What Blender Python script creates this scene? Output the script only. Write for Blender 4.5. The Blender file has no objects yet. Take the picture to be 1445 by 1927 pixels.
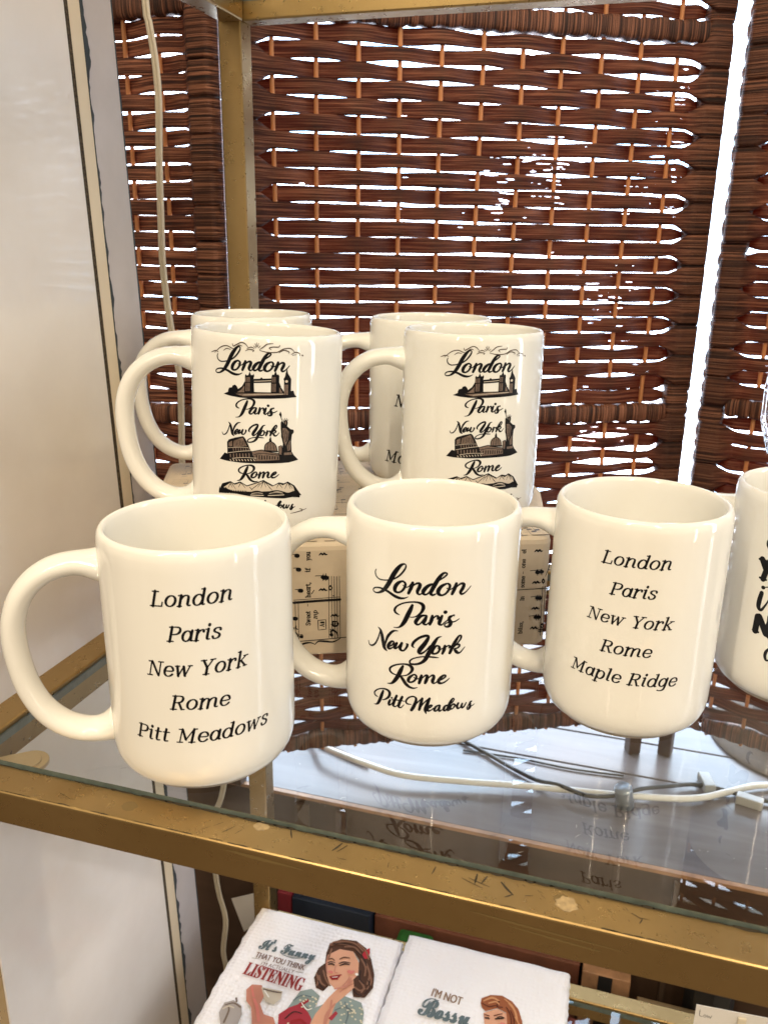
import bpy, bmesh, math, random
from mathutils import Vector, Matrix
from mathutils.geometry import tessellate_polygon

# ------------------------------------------------------------------ scene, camera, light
SC = bpy.context.scene
COL = SC.collection
CM = 0.01
rnd = random.Random(7)

cam_data = bpy.data.cameras.new('camera')
cam = bpy.data.objects.new('camera', cam_data)
COL.objects.link(cam)
SC.camera = cam
yaw, pitch, roll = -0.28940, 0.30890, 0.01500
fw = Vector((math.sin(yaw)*math.cos(pitch), math.cos(yaw)*math.cos(pitch), -math.sin(pitch)))
r0 = Vector((math.cos(yaw), -math.sin(yaw), 0)); u0 = r0.cross(fw)
rt = r0*math.cos(roll) + u0*math.sin(roll); up = u0*math.cos(roll) - r0*math.sin(roll)
mw = Matrix((rt, up, -fw)).transposed().to_4x4()
mw.translation = Vector((8.6819, -35.6276, 23.9508))*CM
cam.matrix_world = mw
cam_data.sensor_fit = 'VERTICAL'; cam_data.sensor_height = 36.0; cam_data.sensor_width = 36.0
cam_data.lens = 1569.74/1927*36.0
cam_data.clip_start = 0.01; cam_data.clip_end = 60
cam_data.dof.use_dof = True
cam_data.dof.focus_distance = 0.46
cam_data.dof.aperture_fstop = 20.0

world = bpy.data.worlds.new('World'); SC.world = world; world.use_nodes = True
bg = world.node_tree.nodes['Background']
bg.inputs['Strength'].default_value = 1.25
# the dim shop around: warm broken light and dark furniture, brighter towards the ceiling
wt = world.node_tree
tc = wt.nodes.new('ShaderNodeTexCoord'); mp = wt.nodes.new('ShaderNodeMapping'); mp.inputs['Scale'].default_value = (7, 7, 2.2)
wn_ = wt.nodes.new('ShaderNodeTexNoise'); wn_.inputs['Scale'].default_value = 1.0; wn_.inputs['Detail'].default_value = 3
wr = wt.nodes.new('ShaderNodeValToRGB')
el = wr.color_ramp.elements
el[0].position = .42; el[0].color = (.16,.115,.075,1); el[1].position = .60; el[1].color = (1.55,1.30,.98,1)
wt.links.new(tc.outputs['Generated'], mp.inputs[0]); wt.links.new(mp.outputs[0], wn_.inputs['Vector'])
sx_ = wt.nodes.new('ShaderNodeSeparateXYZ'); mr_ = wt.nodes.new('ShaderNodeMapRange'); mr_.inputs['From Min'].default_value = -1; mr_.inputs['From Max'].default_value = 1
mq_ = wt.nodes.new('ShaderNodeValToRGB'); qe = mq_.color_ramp.elements
qe[0].position = .32; qe[0].color = (.16,.16,.16,1); qe[1].position = .60; qe[1].color = (.48,.48,.48,1)
qe = qe.new(.85); qe.color = (1,1,1,1)
mm_ = wt.nodes.new('ShaderNodeMix'); mm_.data_type = 'RGBA'; mm_.blend_type = 'MULTIPLY'; mm_.inputs[0].default_value = 1
wt.links.new(tc.outputs['Generated'], sx_.inputs[0]); wt.links.new(sx_.outputs['Z'], mr_.inputs['Value'])
wt.links.new(wn_.outputs['Fac'], wr.inputs[0]); wt.links.new(wr.outputs[0], mm_.inputs[6]); wt.links.new(mr_.outputs[0], mq_.inputs[0]); wt.links.new(mq_.outputs[0], mm_.inputs[7])
wt.links.new(mm_.outputs[2], bg.inputs['Color'])

def area_light(name, loc, target, sx, sy, power, color):
    l = bpy.data.lights.new(name, 'AREA'); l.shape = 'RECTANGLE'
    l.size = sx; l.size_y = sy; l.energy = power; l.color = color
    o = bpy.data.objects.new(name, l); COL.objects.link(o)
    o.location = Vector(loc)
    o.rotation_euler = (Vector(target)-Vector(loc)).to_track_quat('-Z', 'Y').to_euler()
    return o
# assumed warm ceiling lamps and a tall cool light on the right, all out of view
area_light('assumed_ceiling_lamp', (-0.1, -0.95, 1.75), (0, 0.1, 0), 0.85, 0.30, 9, (1.0, 0.80, 0.55))  # assumed from the warm light above, no lamp in view
area_light('added_streak_light', (1.9, -0.62, 0.0), (0, 0.1, 0.05), 0.10, 0.8, 3.0, (1.0, 0.90, 0.74))  # added low lamp, no door there: draws upright streaks on the mugs
for az, pw in ((-17, 31), (25, 35)):
    d = Vector((math.sin(math.radians(az)), -math.cos(math.radians(az)), 0))
    l = area_light('assumed_strip_lamp', d*2.25+Vector((0,0,1.95)), d*2.25+Vector((0,0,-1)), 0.045, 1.5, pw, (1.0, 0.83, 0.60))  # assumed unseen tubes behind the camera, mirrored as thin lines in the glass
    l.rotation_euler = (math.radians(20), 0, math.radians(az)+math.pi)
    q = (Vector((0,0.1,0.05))-Vector(l.location)).normalized(); yv = (d - q*d.dot(q)).normalized(); xv = yv.cross(-q)
    l.rotation_euler = Matrix((xv, yv, -q)).transposed().to_euler()
area_light('assumed_side_light', (1.5, 0.25, 0.45), (0, 0.1, 0.1), 0.16, 1.3, 9, (0.86, 0.93, 1.0))  # assumed tall cool lamp, no window seen: draws the mugs' white side streaks

SC.view_settings.view_transform = 'Standard'
SC.view_settings.look = 'None'
SC.view_settings.exposure = -0.05
SC.view_settings.gamma = 1.0
try:
    SC.view_settings.use_curve_mapping = False
except Exception:
    pass
SC.render.engine = 'CYCLES'
SC.cycles.use_denoising = True
SC.cycles.max_bounces = 14; SC.cycles.transparent_max_bounces = 24
SC.cycles.transmission_bounces = 10; SC.cycles.glossy_bounces = 6; SC.cycles.diffuse_bounces = 4
SC.cycles.sample_clamp_indirect = 0.0; SC.cycles.blur_glossy = 0.0

# ------------------------------------------------------------------ materials
def new_mat(name):
    m = bpy.data.materials.new(name); m.use_nodes = True
    nt = m.node_tree; nt.nodes.clear()
    out = nt.nodes.new('ShaderNodeOutputMaterial')
    return m, nt, out
def N(nt, typ, **kw):
    n = nt.nodes.new(typ)
    for k, v in kw.items():
        if k in n.inputs: n.inputs[k].default_value = v
        else: setattr(n, k, v)
    return n
def principled(nt, out, color=(.8,.8,.8), rough=.5, metal=0.0, coat=0.0, spec=0.5):
    b = nt.nodes.new('ShaderNodeBsdfPrincipled')
    b.inputs['Base Color'].default_value = (*color, 1)
    b.inputs['Roughness'].default_value = rough
    b.inputs['Metallic'].default_value = metal
    b.inputs['Coat Weight'].default_value = coat
    b.inputs['Specular IOR Level'].default_value = spec
    nt.links.new(b.outputs[0], out.inputs['Surface'])
    return b
def coords(nt, scale=(1,1,1), kind='Object'):
    tc = nt.nodes.new('ShaderNodeTexCoord')
    mp = nt.nodes.new('ShaderNodeMapping'); mp.inputs['Scale'].default_value = scale
    nt.links.new(tc.outputs[kind], mp.inputs['Vector'])
    return mp.outputs[0]
def noise(nt, vec, scale=5, detail=4, rough=.55, dist=0):
    n = N(nt, 'ShaderNodeTexNoise'); n.inputs['Scale'].default_value = scale
    n.inputs['Detail'].default_value = detail; n.inputs['Roughness'].default_value = rough
    n.inputs['Distortion'].default_value = dist
    if vec is not None: nt.links.new(vec, n.inputs['Vector'])
    return n.outputs['Fac']
def ramp(nt, fac, stops):
    r = nt.nodes.new('ShaderNodeValToRGB')
    e = r.color_ramp.elements
    while len(e) < len(stops): e.new(.5)
    for el, (p, c) in zip(e, stops): el.position = p; el.color = (*c, 1)
    nt.links.new(fac, r.inputs[0])
    return r.outputs[0]
def bump(nt, b, h, strength=.2, dist=.001):
    n = nt.nodes.new('ShaderNodeBump'); n.inputs['Strength'].default_value = strength
    n.inputs['Distance'].default_value = dist
    nt.links.new(h, n.inputs['Height']); nt.links.new(n.outputs[0], b.inputs['Normal'])
def simple(name, color, rough=.5, metal=0.0, coat=0.0, spec=.5, var=0.0, vscale=30, bmp=0.0):
    m, nt, out = new_mat(name)
    b = principled(nt, out, color, rough, metal, coat, spec)
    if var or bmp:
        f = noise(nt, coords(nt), vscale, 5)
        if var:
            lo = tuple(c*(1-var) for c in color); hi = tuple(min(1, c*(1+var)) for c in color)
            nt.links.new(ramp(nt, f, [(.3, lo), (.7, hi)]), b.inputs['Base Color'])
        if bmp: bump(nt, b, f, bmp, .001)
    return m

MAT = {}
# glazed white ceramic
m, nt, out = new_mat('white_glaze')
b = principled(nt, out, (.82,.815,.775), .08, 0, 0.0, .62)
f = noise(nt, coords(nt), 45, 2)
bump(nt, b, f, .018, .002)
MAT['ceramic'] = m
MAT['ink'] = simple('black_print', (.003,.003,.005), .28, spec=.3)
MAT['ink_grey'] = simple('brown_grey_print', (.17,.12,.095), .35, var=.35, vscale=900)
MAT['ink_cream'] = simple('cream_print', (.62,.55,.46), .35)
MAT['ink_brown'] = simple('brown_print', (.06,.035,.02), .35)

# worn painted brass
def brass(name, c0, c1, rough):
    m, nt, out = new_mat(name)
    b = principled(nt, out, c0, rough, .85)
    v = coords(nt)
    f1 = noise(nt, v, 9, 6, .6); f2 = noise(nt, v, 160, 3)
    nt.links.new(ramp(nt, f1, [(.32, c1), (.6, c0)]), b.inputs['Base Color'])
    rr = nt.nodes.new('ShaderNodeMapRange'); rr.inputs['To Min'].default_value = rough-.08; rr.inputs['To Max'].default_value = rough+.14
    nt.links.new(f2, rr.inputs['Value']); nt.links.new(rr.outputs[0], b.inputs['Roughness'])
    return m
MAT['brass'] = brass('worn_brass', (.375,.255,.108), (.31,.205,.08), .27)
MAT['brass_pale'] = brass('pale_brass', (.62,.48,.30), (.52,.40,.25), .42)
MAT['wear'] = simple('dark_wear', (.035,.025,.012), .7)
MAT['wear_soft'] = simple('stained_wear', (.20,.135,.05), .5, .4)
MAT['wear_pale'] = simple('pale_glue_residue', (.36,.26,.13), .5, 0, var=.3, vscale=400)

# thin glass: mirror-like by Fresnel, otherwise clear
m, nt, out = new_mat('shelf_glass')
fr = N(nt, 'ShaderNodeFresnel'); fr.inputs['IOR'].default_value = 1.52
tr = N(nt, 'ShaderNodeBsdfTransparent'); tr.inputs['Color'].default_value = (.955,.97,.96,1)
gl = N(nt, 'ShaderNodeBsdfAnisotropic') if False else N(nt, 'ShaderNodeBsdfGlossy')
gl.inputs['Roughness'].default_value = 0.012; gl.inputs['Color'].default_value = (1,1,1,1)
mx = N(nt, 'ShaderNodeMixShader')
gm = N(nt, 'ShaderNodeNewGeometry'); inv = N(nt, 'ShaderNodeMath', operation='SUBTRACT'); inv.inputs[0].default_value = 1.0
ml = N(nt, 'ShaderNodeMath', operation='MULTIPLY')
nt.links.new(gm.outputs['Backfacing'], inv.inputs[1]); nt.links.new(fr.outputs[0], ml.inputs[0]); nt.links.new(inv.outputs[0], ml.inputs[1])
nt.links.new(ml.outputs[0], mx.inputs[0]); nt.links.new(tr.outputs[0], mx.inputs[1]); nt.links.new(gl.outputs[0], mx.inputs[2])
nt.links.new(mx.outputs[0], out.inputs['Surface'])
MAT['glass'] = m
MAT['glass_edge'] = simple('ground_glass_edge', (.085,.112,.102), .35, 0, 0, .6, var=.25, vscale=200)
# clear blown glass
m, nt, out = new_mat('clear_glass')
b = principled(nt, out, (1,1,1), .02); b.inputs['Transmission Weight'].default_value = 1.0; b.inputs['IOR'].default_value = 1.48
MAT['clear_glass'] = m

# woven brown paper rope
def fibre(name, sx, sz, bright=1.0, trans=.12, holes=False):
    m, nt, out = new_mat(name)
    b = principled(nt, out, (.1,.05,.03), .58, 0, 0, .35)
    v = coords(nt, (sx,40,sz)); f = noise(nt, v, 1.0, 3, .6, .2)
    v2 = coords(nt, (6,6,30)); f2 = noise(nt, v2, 1.0, 3)
    k = bright
    c = ramp(nt, f, [(.40,(.010*k,.003*k,.0015*k)), (.50,(.118*k,.039*k,.019*k)), (.62,(.46*k,.19*k,.105*k))])
    c2 = ramp(nt, f2, [(.3,(.6,.52,.5)), (.7,(1.0,1.0,1.0))])
    mul = N(nt, 'ShaderNodeMix', data_type='RGBA', blend_type='MULTIPLY'); mul.inputs[0].default_value = .8
    nt.links.new(c, mul.inputs[6]); nt.links.new(c2, mul.inputs[7])
    nt.links.new(mul.outputs[2], b.inputs['Base Color'])
    bump(nt, b, f, .8, .0016)
    last = b.outputs[0]
    if trans:
        t = N(nt, 'ShaderNodeBsdfTranslucent'); t.inputs['Color'].default_value = (.50,.10,.04,1)
        ms = N(nt, 'ShaderNodeMixShader'); ms.inputs[0].default_value = trans
        nt.links.new(last, ms.inputs[1]); nt.links.new(t.outputs[0], ms.inputs[2]); last = ms.outputs[0]
    if holes:                      # splits in the worn rope where daylight pokes through
        vh = coords(nt, (42,1,520)); fh = noise(nt, vh, 1.0, 2, .5)
        vm = coords(nt, (9,1,9)); fm = noise(nt, vm, 1.0, 1)
        add = N(nt, 'ShaderNodeMath', operation='MULTIPLY_ADD'); add.inputs[1].default_value = .55
        sp = N(nt, 'ShaderNodeSeparateXYZ'); nt.links.new(coords(nt), sp.inputs[0])
        mr = N(nt, 'ShaderNodeMapRange'); mr.inputs['From Min'].default_value = .10; mr.inputs['From Max'].default_value = .30; mr.inputs['To Min'].default_value = holes+.03; mr.inputs['To Max'].default_value = holes-.05
        nt.links.new(sp.outputs[0], mr.inputs['Value'])
        nt.links.new(fm, add.inputs[0]); nt.links.new(fh, add.inputs[2])
        gt = N(nt, 'ShaderNodeMath', operation='GREATER_THAN'); nt.links.new(mr.outputs[0], gt.inputs[1])
        nt.links.new(add.outputs[0], gt.inputs[0])
        tp = N(nt, 'ShaderNodeBsdfTransparent')
        ms = N(nt, 'ShaderNodeMixShader')
        nt.links.new(gt.outputs[0], ms.inputs[0]); nt.links.new(last, ms.inputs[1]); nt.links.new(tp.outputs[0], ms.inputs[2]); last = ms.outputs[0]
    nt.links.new(last, out.inputs['Surface'])
    return m
MAT['rope'] = fibre('brown_paper_rope', 9, 1150, .64, .17, 1.05)
MAT['rope_lit'] = fibre('lit_brown_paper_rope', 9, 1150, 1.0, .10)  # left panel's rope: light falling on it is put into the colour
MAT['wrap_v'] = fibre('rope_wrap_across', 9, 1150, .7, .04)
MAT['wrap_h'] = fibre('rope_wrap_upright', 1150, 9, .7, .04)
m, nt, out = new_mat('honey_cane')
b = principled(nt, out, (.55,.25,.10), .45)
t = N(nt, 'ShaderNodeBsdfTranslucent'); t.inputs['Color'].default_value = (.8,.36,.14,1)
ms = N(nt, 'ShaderNodeMixShader'); ms.inputs[0].default_value = .30
nt.links.new(b.outputs[0], ms.inputs[1]); nt.links.new(t.outputs[0], ms.inputs[2]); nt.links.new(ms.outputs[0], out.inputs['Surface'])
MAT['cane'] = m

# daylight seen through the window pane
m, nt, out = new_mat('daylight_pane')
e = N(nt, 'ShaderNodeEmission'); e.inputs['Strength'].default_value = 11.0
f = noise(nt, coords(nt, (3,3,5)), 1.0, 3)
c = ramp(nt, f, [(.30,(.95,.50,.48)), (.38,(.85,.86,.95)), (.55,(.62,.79,1)), (.64,(.40,.70,1.0)), (.75,(.66,.82,1))])
nt.links.new(c, e.inputs['Color']); nt.links.new(e.outputs[0], out.inputs['Surface'])
MAT['pane'] = m

# brushed gloss paint of the pillar
m, nt, out = new_mat('cream_gloss_paint')
b = principled(nt, out, (.74,.71,.69), .17, 0, .2, .5)
v = coords(nt, (5,5,2.2)); f = noise(nt, v, 1.0, 2, .5, .3)
v2 = coords(nt, (60,60,5)); f2 = noise(nt, v2, 1.0, 2)
ad = N(nt, 'ShaderNodeMath', operation='MULTIPLY_ADD'); ad.inputs[1].default_value = .03
nt.links.new(f2, ad.inputs[0]); nt.links.new(f, ad.inputs[2])
bump(nt, b, ad.outputs[0], .30, .02)
nt.links.new(ramp(nt, noise(nt, coords(nt), 14, 5), [(.3,(.70,.665,.64)), (.7,(.77,.74,.72))]), b.inputs['Base Color'])
MAT['paint'] = m
MAT['paint_blue'] = simple('lavender_gloss_paint', (.52,.49,.50), .2, 0, .1, .5, var=.08, vscale=18, bmp=.15)
MAT['paint_trim'] = simple('cream_trim_paint', (.66,.57,.43), .4, var=.06, vscale=25, bmp=.05)
MAT['crack'] = simple('dark_groove', (.05,.035,.02), .9, var=.8, vscale=500)
MAT['chip'] = simple('chipped_dark_paint', (.03,.04,.05), .8)
# wood
def wood(name, c0, c1, rough, sc=(3,30,30)):
    m, nt, out = new_mat(name)
    b = principled(nt, out, c0, rough, 0, 0, .5)
    f = noise(nt, coords(nt, sc), 1.0, 6, .6, .8)
    nt.links.new(ramp(nt, f, [(.3, c0), (.7, c1)]), b.inputs['Base Color'])
    bump(nt, b, f, .12, .002)
    return m
MAT['plat'] = wood('waxed_platform_boards', (.09,.075,.075), (.17,.15,.155), .26)
MAT['plat_face'] = wood('brown_platform_face', (.05,.027,.016), (.085,.048,.030), .5)
MAT['floor'] = wood('dark_floor_boards', (.07,.045,.03), (.13,.085,.06), .45)
MAT['plat_edge'] = simple('orange_worn_edge', (.35,.19,.10), .5, var=.3, vscale=60)
MAT['cord_white'] = simple('cream_cord_plastic', (.72,.64,.50), .35)
MAT['cable_white'] = simple('white_cable_plastic', (.75,.73,.68), .35)
MAT['cord_black'] = simple('black_cord_rubber', (.02,.02,.02), .5)
MAT['steel'] = simple('blue_grey_metal', (.25,.30,.36), .35, .6)
MAT['plug'] = simple('clear_white_plug_plastic', (.38,.38,.37), .3)
MAT['bisque'] = simple('unglazed_foot', (.42,.37,.31), .8, var=.2, vscale=120)
MAT['paper'] = simple('aged_music_paper', (.60,.50,.37), .65, var=.10, vscale=22, bmp=.04)
MAT['card'] = simple('white_card', (.72,.69,.66), .6)
MAT['navy'] = simple('navy_cover', (.012,.022,.045), .5)
MAT['crimson'] = simple('crimson_cover', (.20,.018,.03), .5)
MAT['green'] = simple('green_felt', (.02,.13,.02), .8, var=.3, vscale=80)
MAT['redbrown'] = simple('red_brown_box', (.16,.055,.03), .6, var=.3, vscale=30)
MAT['black'] = simple('black_card', (.008,.008,.009), .6)
MAT['straw'] = simple('tan_straw', (.05,.029,.015), .8, var=.35, vscale=220, bmp=.6)
MAT['pink'] = simple('pink_foil', (.75,.12,.25), .25, .3)
MAT['pale_pink'] = simple('pale_pink_foil', (.8,.6,.68), .25, .3)
MAT['rose'] = simple('dusty_red_paper', (.30,.07,.05), .6)
MAT['bottle'] = simple('smoky_jar_glass', (.05,.055,.05), .12, 0, .4)
# waffle cotton towel
m, nt, out = new_mat('waffle_cotton')
b = principled(nt, out, (.82,.82,.87), .85, 0, 0, .2)
b.inputs['Sheen Weight'].default_value = .3
v = N(nt, 'ShaderNodeTexVoronoi', feature='F1'); v.inputs['Scale'].default_value = 250
v.inputs['Randomness'].default_value = .35
nt.links.new(coords(nt), v.inputs['Vector'])
bump(nt, b, v.outputs['Distance'], .55, .0018)
MAT['cotton'] = m
PRINT = {'hair':(.075,.035,.022),'hairl':(.22,.11,.07),'skin':(.62,.33,.22),'skin2':(.50,.22,.16),'blouse':(.24,.30,.29),'apron':(.33,.035,.05),
 'cup':(.55,.49,.40),'pot':(.36,.33,.32),'flower':(.42,.03,.04),'lip':(.28,.02,.025),'dark':(.03,.02,.018),'white':(.8,.78,.75),'shade':(.16,.12,.10),
 'rule':(.30,.28,.26),'teal':(.12,.16,.18),'dot':(.62,.58,.44),'hair2':(.30,.10,.045),'hair2d':(.11,.03,.015),'hair2l':(.55,.27,.13),
 'flush':(.60,.20,.17),'tbrown':(.18,.10,.07),'tred':(.27,.03,.03),'tteal':(.11,.15,.17),'ttan':(.24,.15,.10)}
for k, c in PRINT.items(): MAT['p_'+k] = simple('fabric_print_'+k, c, .85, spec=.2)

# ------------------------------------------------------------------ mesh helpers (all lengths in centimetres)
class MB:
    def __init__(self): self.v = []; self.f = []; self.m = []; self.s = []
    def add(self, vs, fs, mat=0, smooth=False):
        o = len(self.v); self.v += [tuple(p) for p in vs]
        for f in fs:
            self.f.append(tuple(o+i for i in f)); self.m.append(mat); self.s.append(smooth)
        return self
    def box(self, x0, x1, y0, y1, z0, z1, mat=0, M=None):
        vs = [(x,y,z) for x in (x0,x1) for y in (y0,y1) for z in (z0,z1)]
        if M is not None: vs = [tuple(M @ Vector(p)) for p in vs]
        return self.add(vs, [(0,1,3,2),(4,6,7,5),(0,4,5,1),(2,3,7,6),(0,2,6,4),(1,5,7,3)], mat)
    def prism(self, pts, z0, z1, mat=0):
        n = len(pts)
        vs = [(x,y,z0) for x,y in pts]+[(x,y,z1) for x,y in pts]
        fs = [tuple(range(n))[::-1], tuple(range(n,2*n))]+[(i,(i+1)%n,n+(i+1)%n,n+i) for i in range(n)]
        return self.add(vs, fs, mat)
    def lathe(self, prof, seg=72, mat=0, smooth=True, c=(0,0)):
        vs = []; fs = []; n = len(prof)
        for i in range(seg):
            a = 2*math.pi*i/seg
            vs += [(c[0]+r*math.cos(a), c[1]+r*math.sin(a), z) for r,z in prof]
        for i in range(seg):
            j = (i+1) % seg
            for k in range(n-1): fs.append((i*n+k, j*n+k, j*n+k+1, i*n+k+1))
        return self.add(vs, fs, mat, smooth)
    def tube(self, path, ra, rb=None, seg=14, mat=0, side=None, cap=True):
        """tube along a path; ra in the plane of 'side', rb across it (both may be lists)"""
        n = len(path); P = [Vector(p) for p in path]
        ra = ra if isinstance(ra, list) else [ra]*n
        rb = ra if rb is None else (rb if isinstance(rb, list) else [rb]*n)
        vs = []; fs = []; ref = Vector(side) if side else None
        for i in range(n):
            t = (P[min(i+1,n-1)]-P[max(i-1,0)]).normalized()
            if side: b = Vector(side)
            else:
                if ref is None: ref = Vector((0,0,1)) if abs(t.z) < .9 else Vector((1,0,0))
                b = (ref - t*ref.dot(t)).normalized(); ref = b
            a = t.cross(b).normalized()
            for k in range(seg):
                q = 2*math.pi*k/seg
                vs.append(P[i] + a*ra[i]*math.cos(q) + b*rb[i]*math.sin(q))
        for i in range(n-1):
            for k in range(seg):
                l = (k+1) % seg
                fs.append((i*seg+k, i*seg+l, (i+1)*seg+l, (i+1)*seg+k))
        if cap: fs.append(tuple(range(seg))[::-1]); fs.append(tuple((n-1)*seg+k for k in range(seg)))
        return self.add(vs, fs, mat, True)
    def build(self, name, mats, parent=None, bevel=0, bseg=2, subsurf=0):
        me = bpy.data.meshes.new(name)
        me.from_pydata([(x*CM, y*CM, z*CM) for x,y,z in self.v], [], self.f)
        mats = mats if isinstance(mats, (list, tuple)) else [mats]
        for k in mats: me.materials.append(MAT[k] if isinstance(k, str) else k)
        me.polygons.foreach_set('material_index', self.m); me.polygons.foreach_set('use_smooth', self.s)
        me.update()
        o = bpy.data.objects.new(name, me); COL.objects.link(o)
        if parent is not None: o.parent = parent
        if bevel:
            md = o.modifiers.new('bevel', 'BEVEL'); md.width = bevel*CM; md.segments = bseg; md.limit_method = 'ANGLE'
        return o
def tag(o, label=None, cat=None, group=None, kind=None):
    if label: o['label'] = label
    if cat: o['category'] = cat
    if group: o['group'] = group
    if kind: o['kind'] = kind
    return o
def thing(name, label, cat, loc=(0,0,0), rotz=0.0, group=None):
    o = bpy.data.objects.new(name, None); COL.objects.link(o); o.empty_display_size = .02
    o.location = Vector(loc)*CM; o.rotation_euler = (0,0,rotz)
    return tag(o, label, cat, group)
def catmull(pts, step, closed=False):
    """resample points (tuples of any length, first two or three are position) along a Catmull-Rom curve"""
    n = len(pts)
    if n < 3:
        a, b = pts[0], pts[-1]
        return [tuple(x+(y-x)*t/6 for x,y in zip(a,b)) for t in range(7)]
    out = []
    for i in range(n-1):
        p0 = pts[max(i-1,0)]; p1 = pts[i]; p2 = pts[i+1]; p3 = pts[min(i+2,n-1)]
        d = math.dist(p1[:2], p2[:2]) if len(p1) < 4 else math.dist(p1[:3], p2[:3])
        k = max(2, int(d/step))
        for j in range(k):
            t = j/k; t2 = t*t; t3 = t2*t
            out.append(tuple(.5*((2*b)+(c-a)*t+(2*a-5*b+4*c-d_)*t2+(3*b-a-3*c+d_)*t3) for a,b,c,d_ in zip(p0,p1,p2,p3)))
    out.append(tuple(pts[-1]))
    return out
def curve3(pts, step=.6): 
    return [p[:3] for p in catmull([(*p,0) for p in pts], step)]

# ------------------------------------------------------------------ printing: strokes and fills laid on a surface f(u, v, height)
def ink_stroke(mb, pts, f, h, mat=0, step=.05, smooth=True):
    if smooth: q = catmull(pts, step)
    else:
        q = []
        for a, b in zip(pts[:-1], pts[1:]):
            k = max(2, int(math.dist(a[:2], b[:2])/(step*3)))
            q += [tuple(x+(y-x)*t/k for x,y in zip(a,b)) for t in range(k)]
        q.append(tuple(pts[-1]))
    n = len(q); L = []; Rr = []; tang = []
    for i in range(n):
        a = q[max(i-1,0)]; b = q[min(i+1,n-1)]
        dx, dy = b[0]-a[0], b[1]-a[1]; l = math.hypot(dx, dy) or 1e-6
        dx /= l; dy /= l; w = max(q[i][2], .004)/2; tang.append((dx,dy,w))
        L.append((q[i][0]-dy*w, q[i][1]+dx*w)); Rr.append((q[i][0]+dy*w, q[i][1]-dx*w))
    vs = [f(*p, h) for p in L]+[f(*p, h) for p in Rr]
    fs = [(i, n+i, n+i+1, i+1) for i in range(n-1)]
    mb.add(vs, fs, mat)
    for i, sg in ((0,-1),(n-1,1)):                     # round pen ends
        dx, dy, w = tang[i]; c = q[i]
        ring = [(c[0]+w*(sg*dx*math.cos(t)-dy*math.sin(t)), c[1]+w*(sg*dy*math.cos(t)+dx*math.sin(t))) for t in [math.pi*(k/6-.5) for k in range(7)]]
        mb.add([f(*p, h) for p in ring], [tuple(range(7))], mat)
def ink_fill(mb, poly, f, h, mat=0, step=.05):
    """fill a polygon by narrow upright strips, so that the print follows a curved surface"""
    xs = [p[0] for p in poly]; x0, x1 = min(xs), max(xs); k = max(1, int((x1-x0)/step)); dx = (x1-x0)/k
    n = len(poly)
    for i in range(k):
        a = x0+i*dx; b = a+dx; c = a+dx/2; hit = []
        for j in range(n):
            (ax,ay),(bx,by) = poly[j][:2], poly[(j+1)%n][:2]
            if (ax <= c) != (bx <= c):
                sl = (by-ay)/(bx-ax)
                lim = lambda y: min(max(y, min(ay,by)), max(ay,by))
                hit.append((ay+sl*(c-ax), lim(ay+sl*(a-ax)), lim(ay+sl*(b-ax))))
        hit.sort()
        for lo, hi in zip(hit[0::2], hit[1::2]):
            mb.add([f(a,lo[1],h), f(b,lo[2],h), f(b,hi[2],h), f(a,hi[1],h)], [(0,1,2,3)], mat)
R_MUG = 4.37
def on_mug(u, z, h):
    r = R_MUG+h; a = u/R_MUG
    return (r*math.sin(a), -r*math.cos(a), z)

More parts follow.
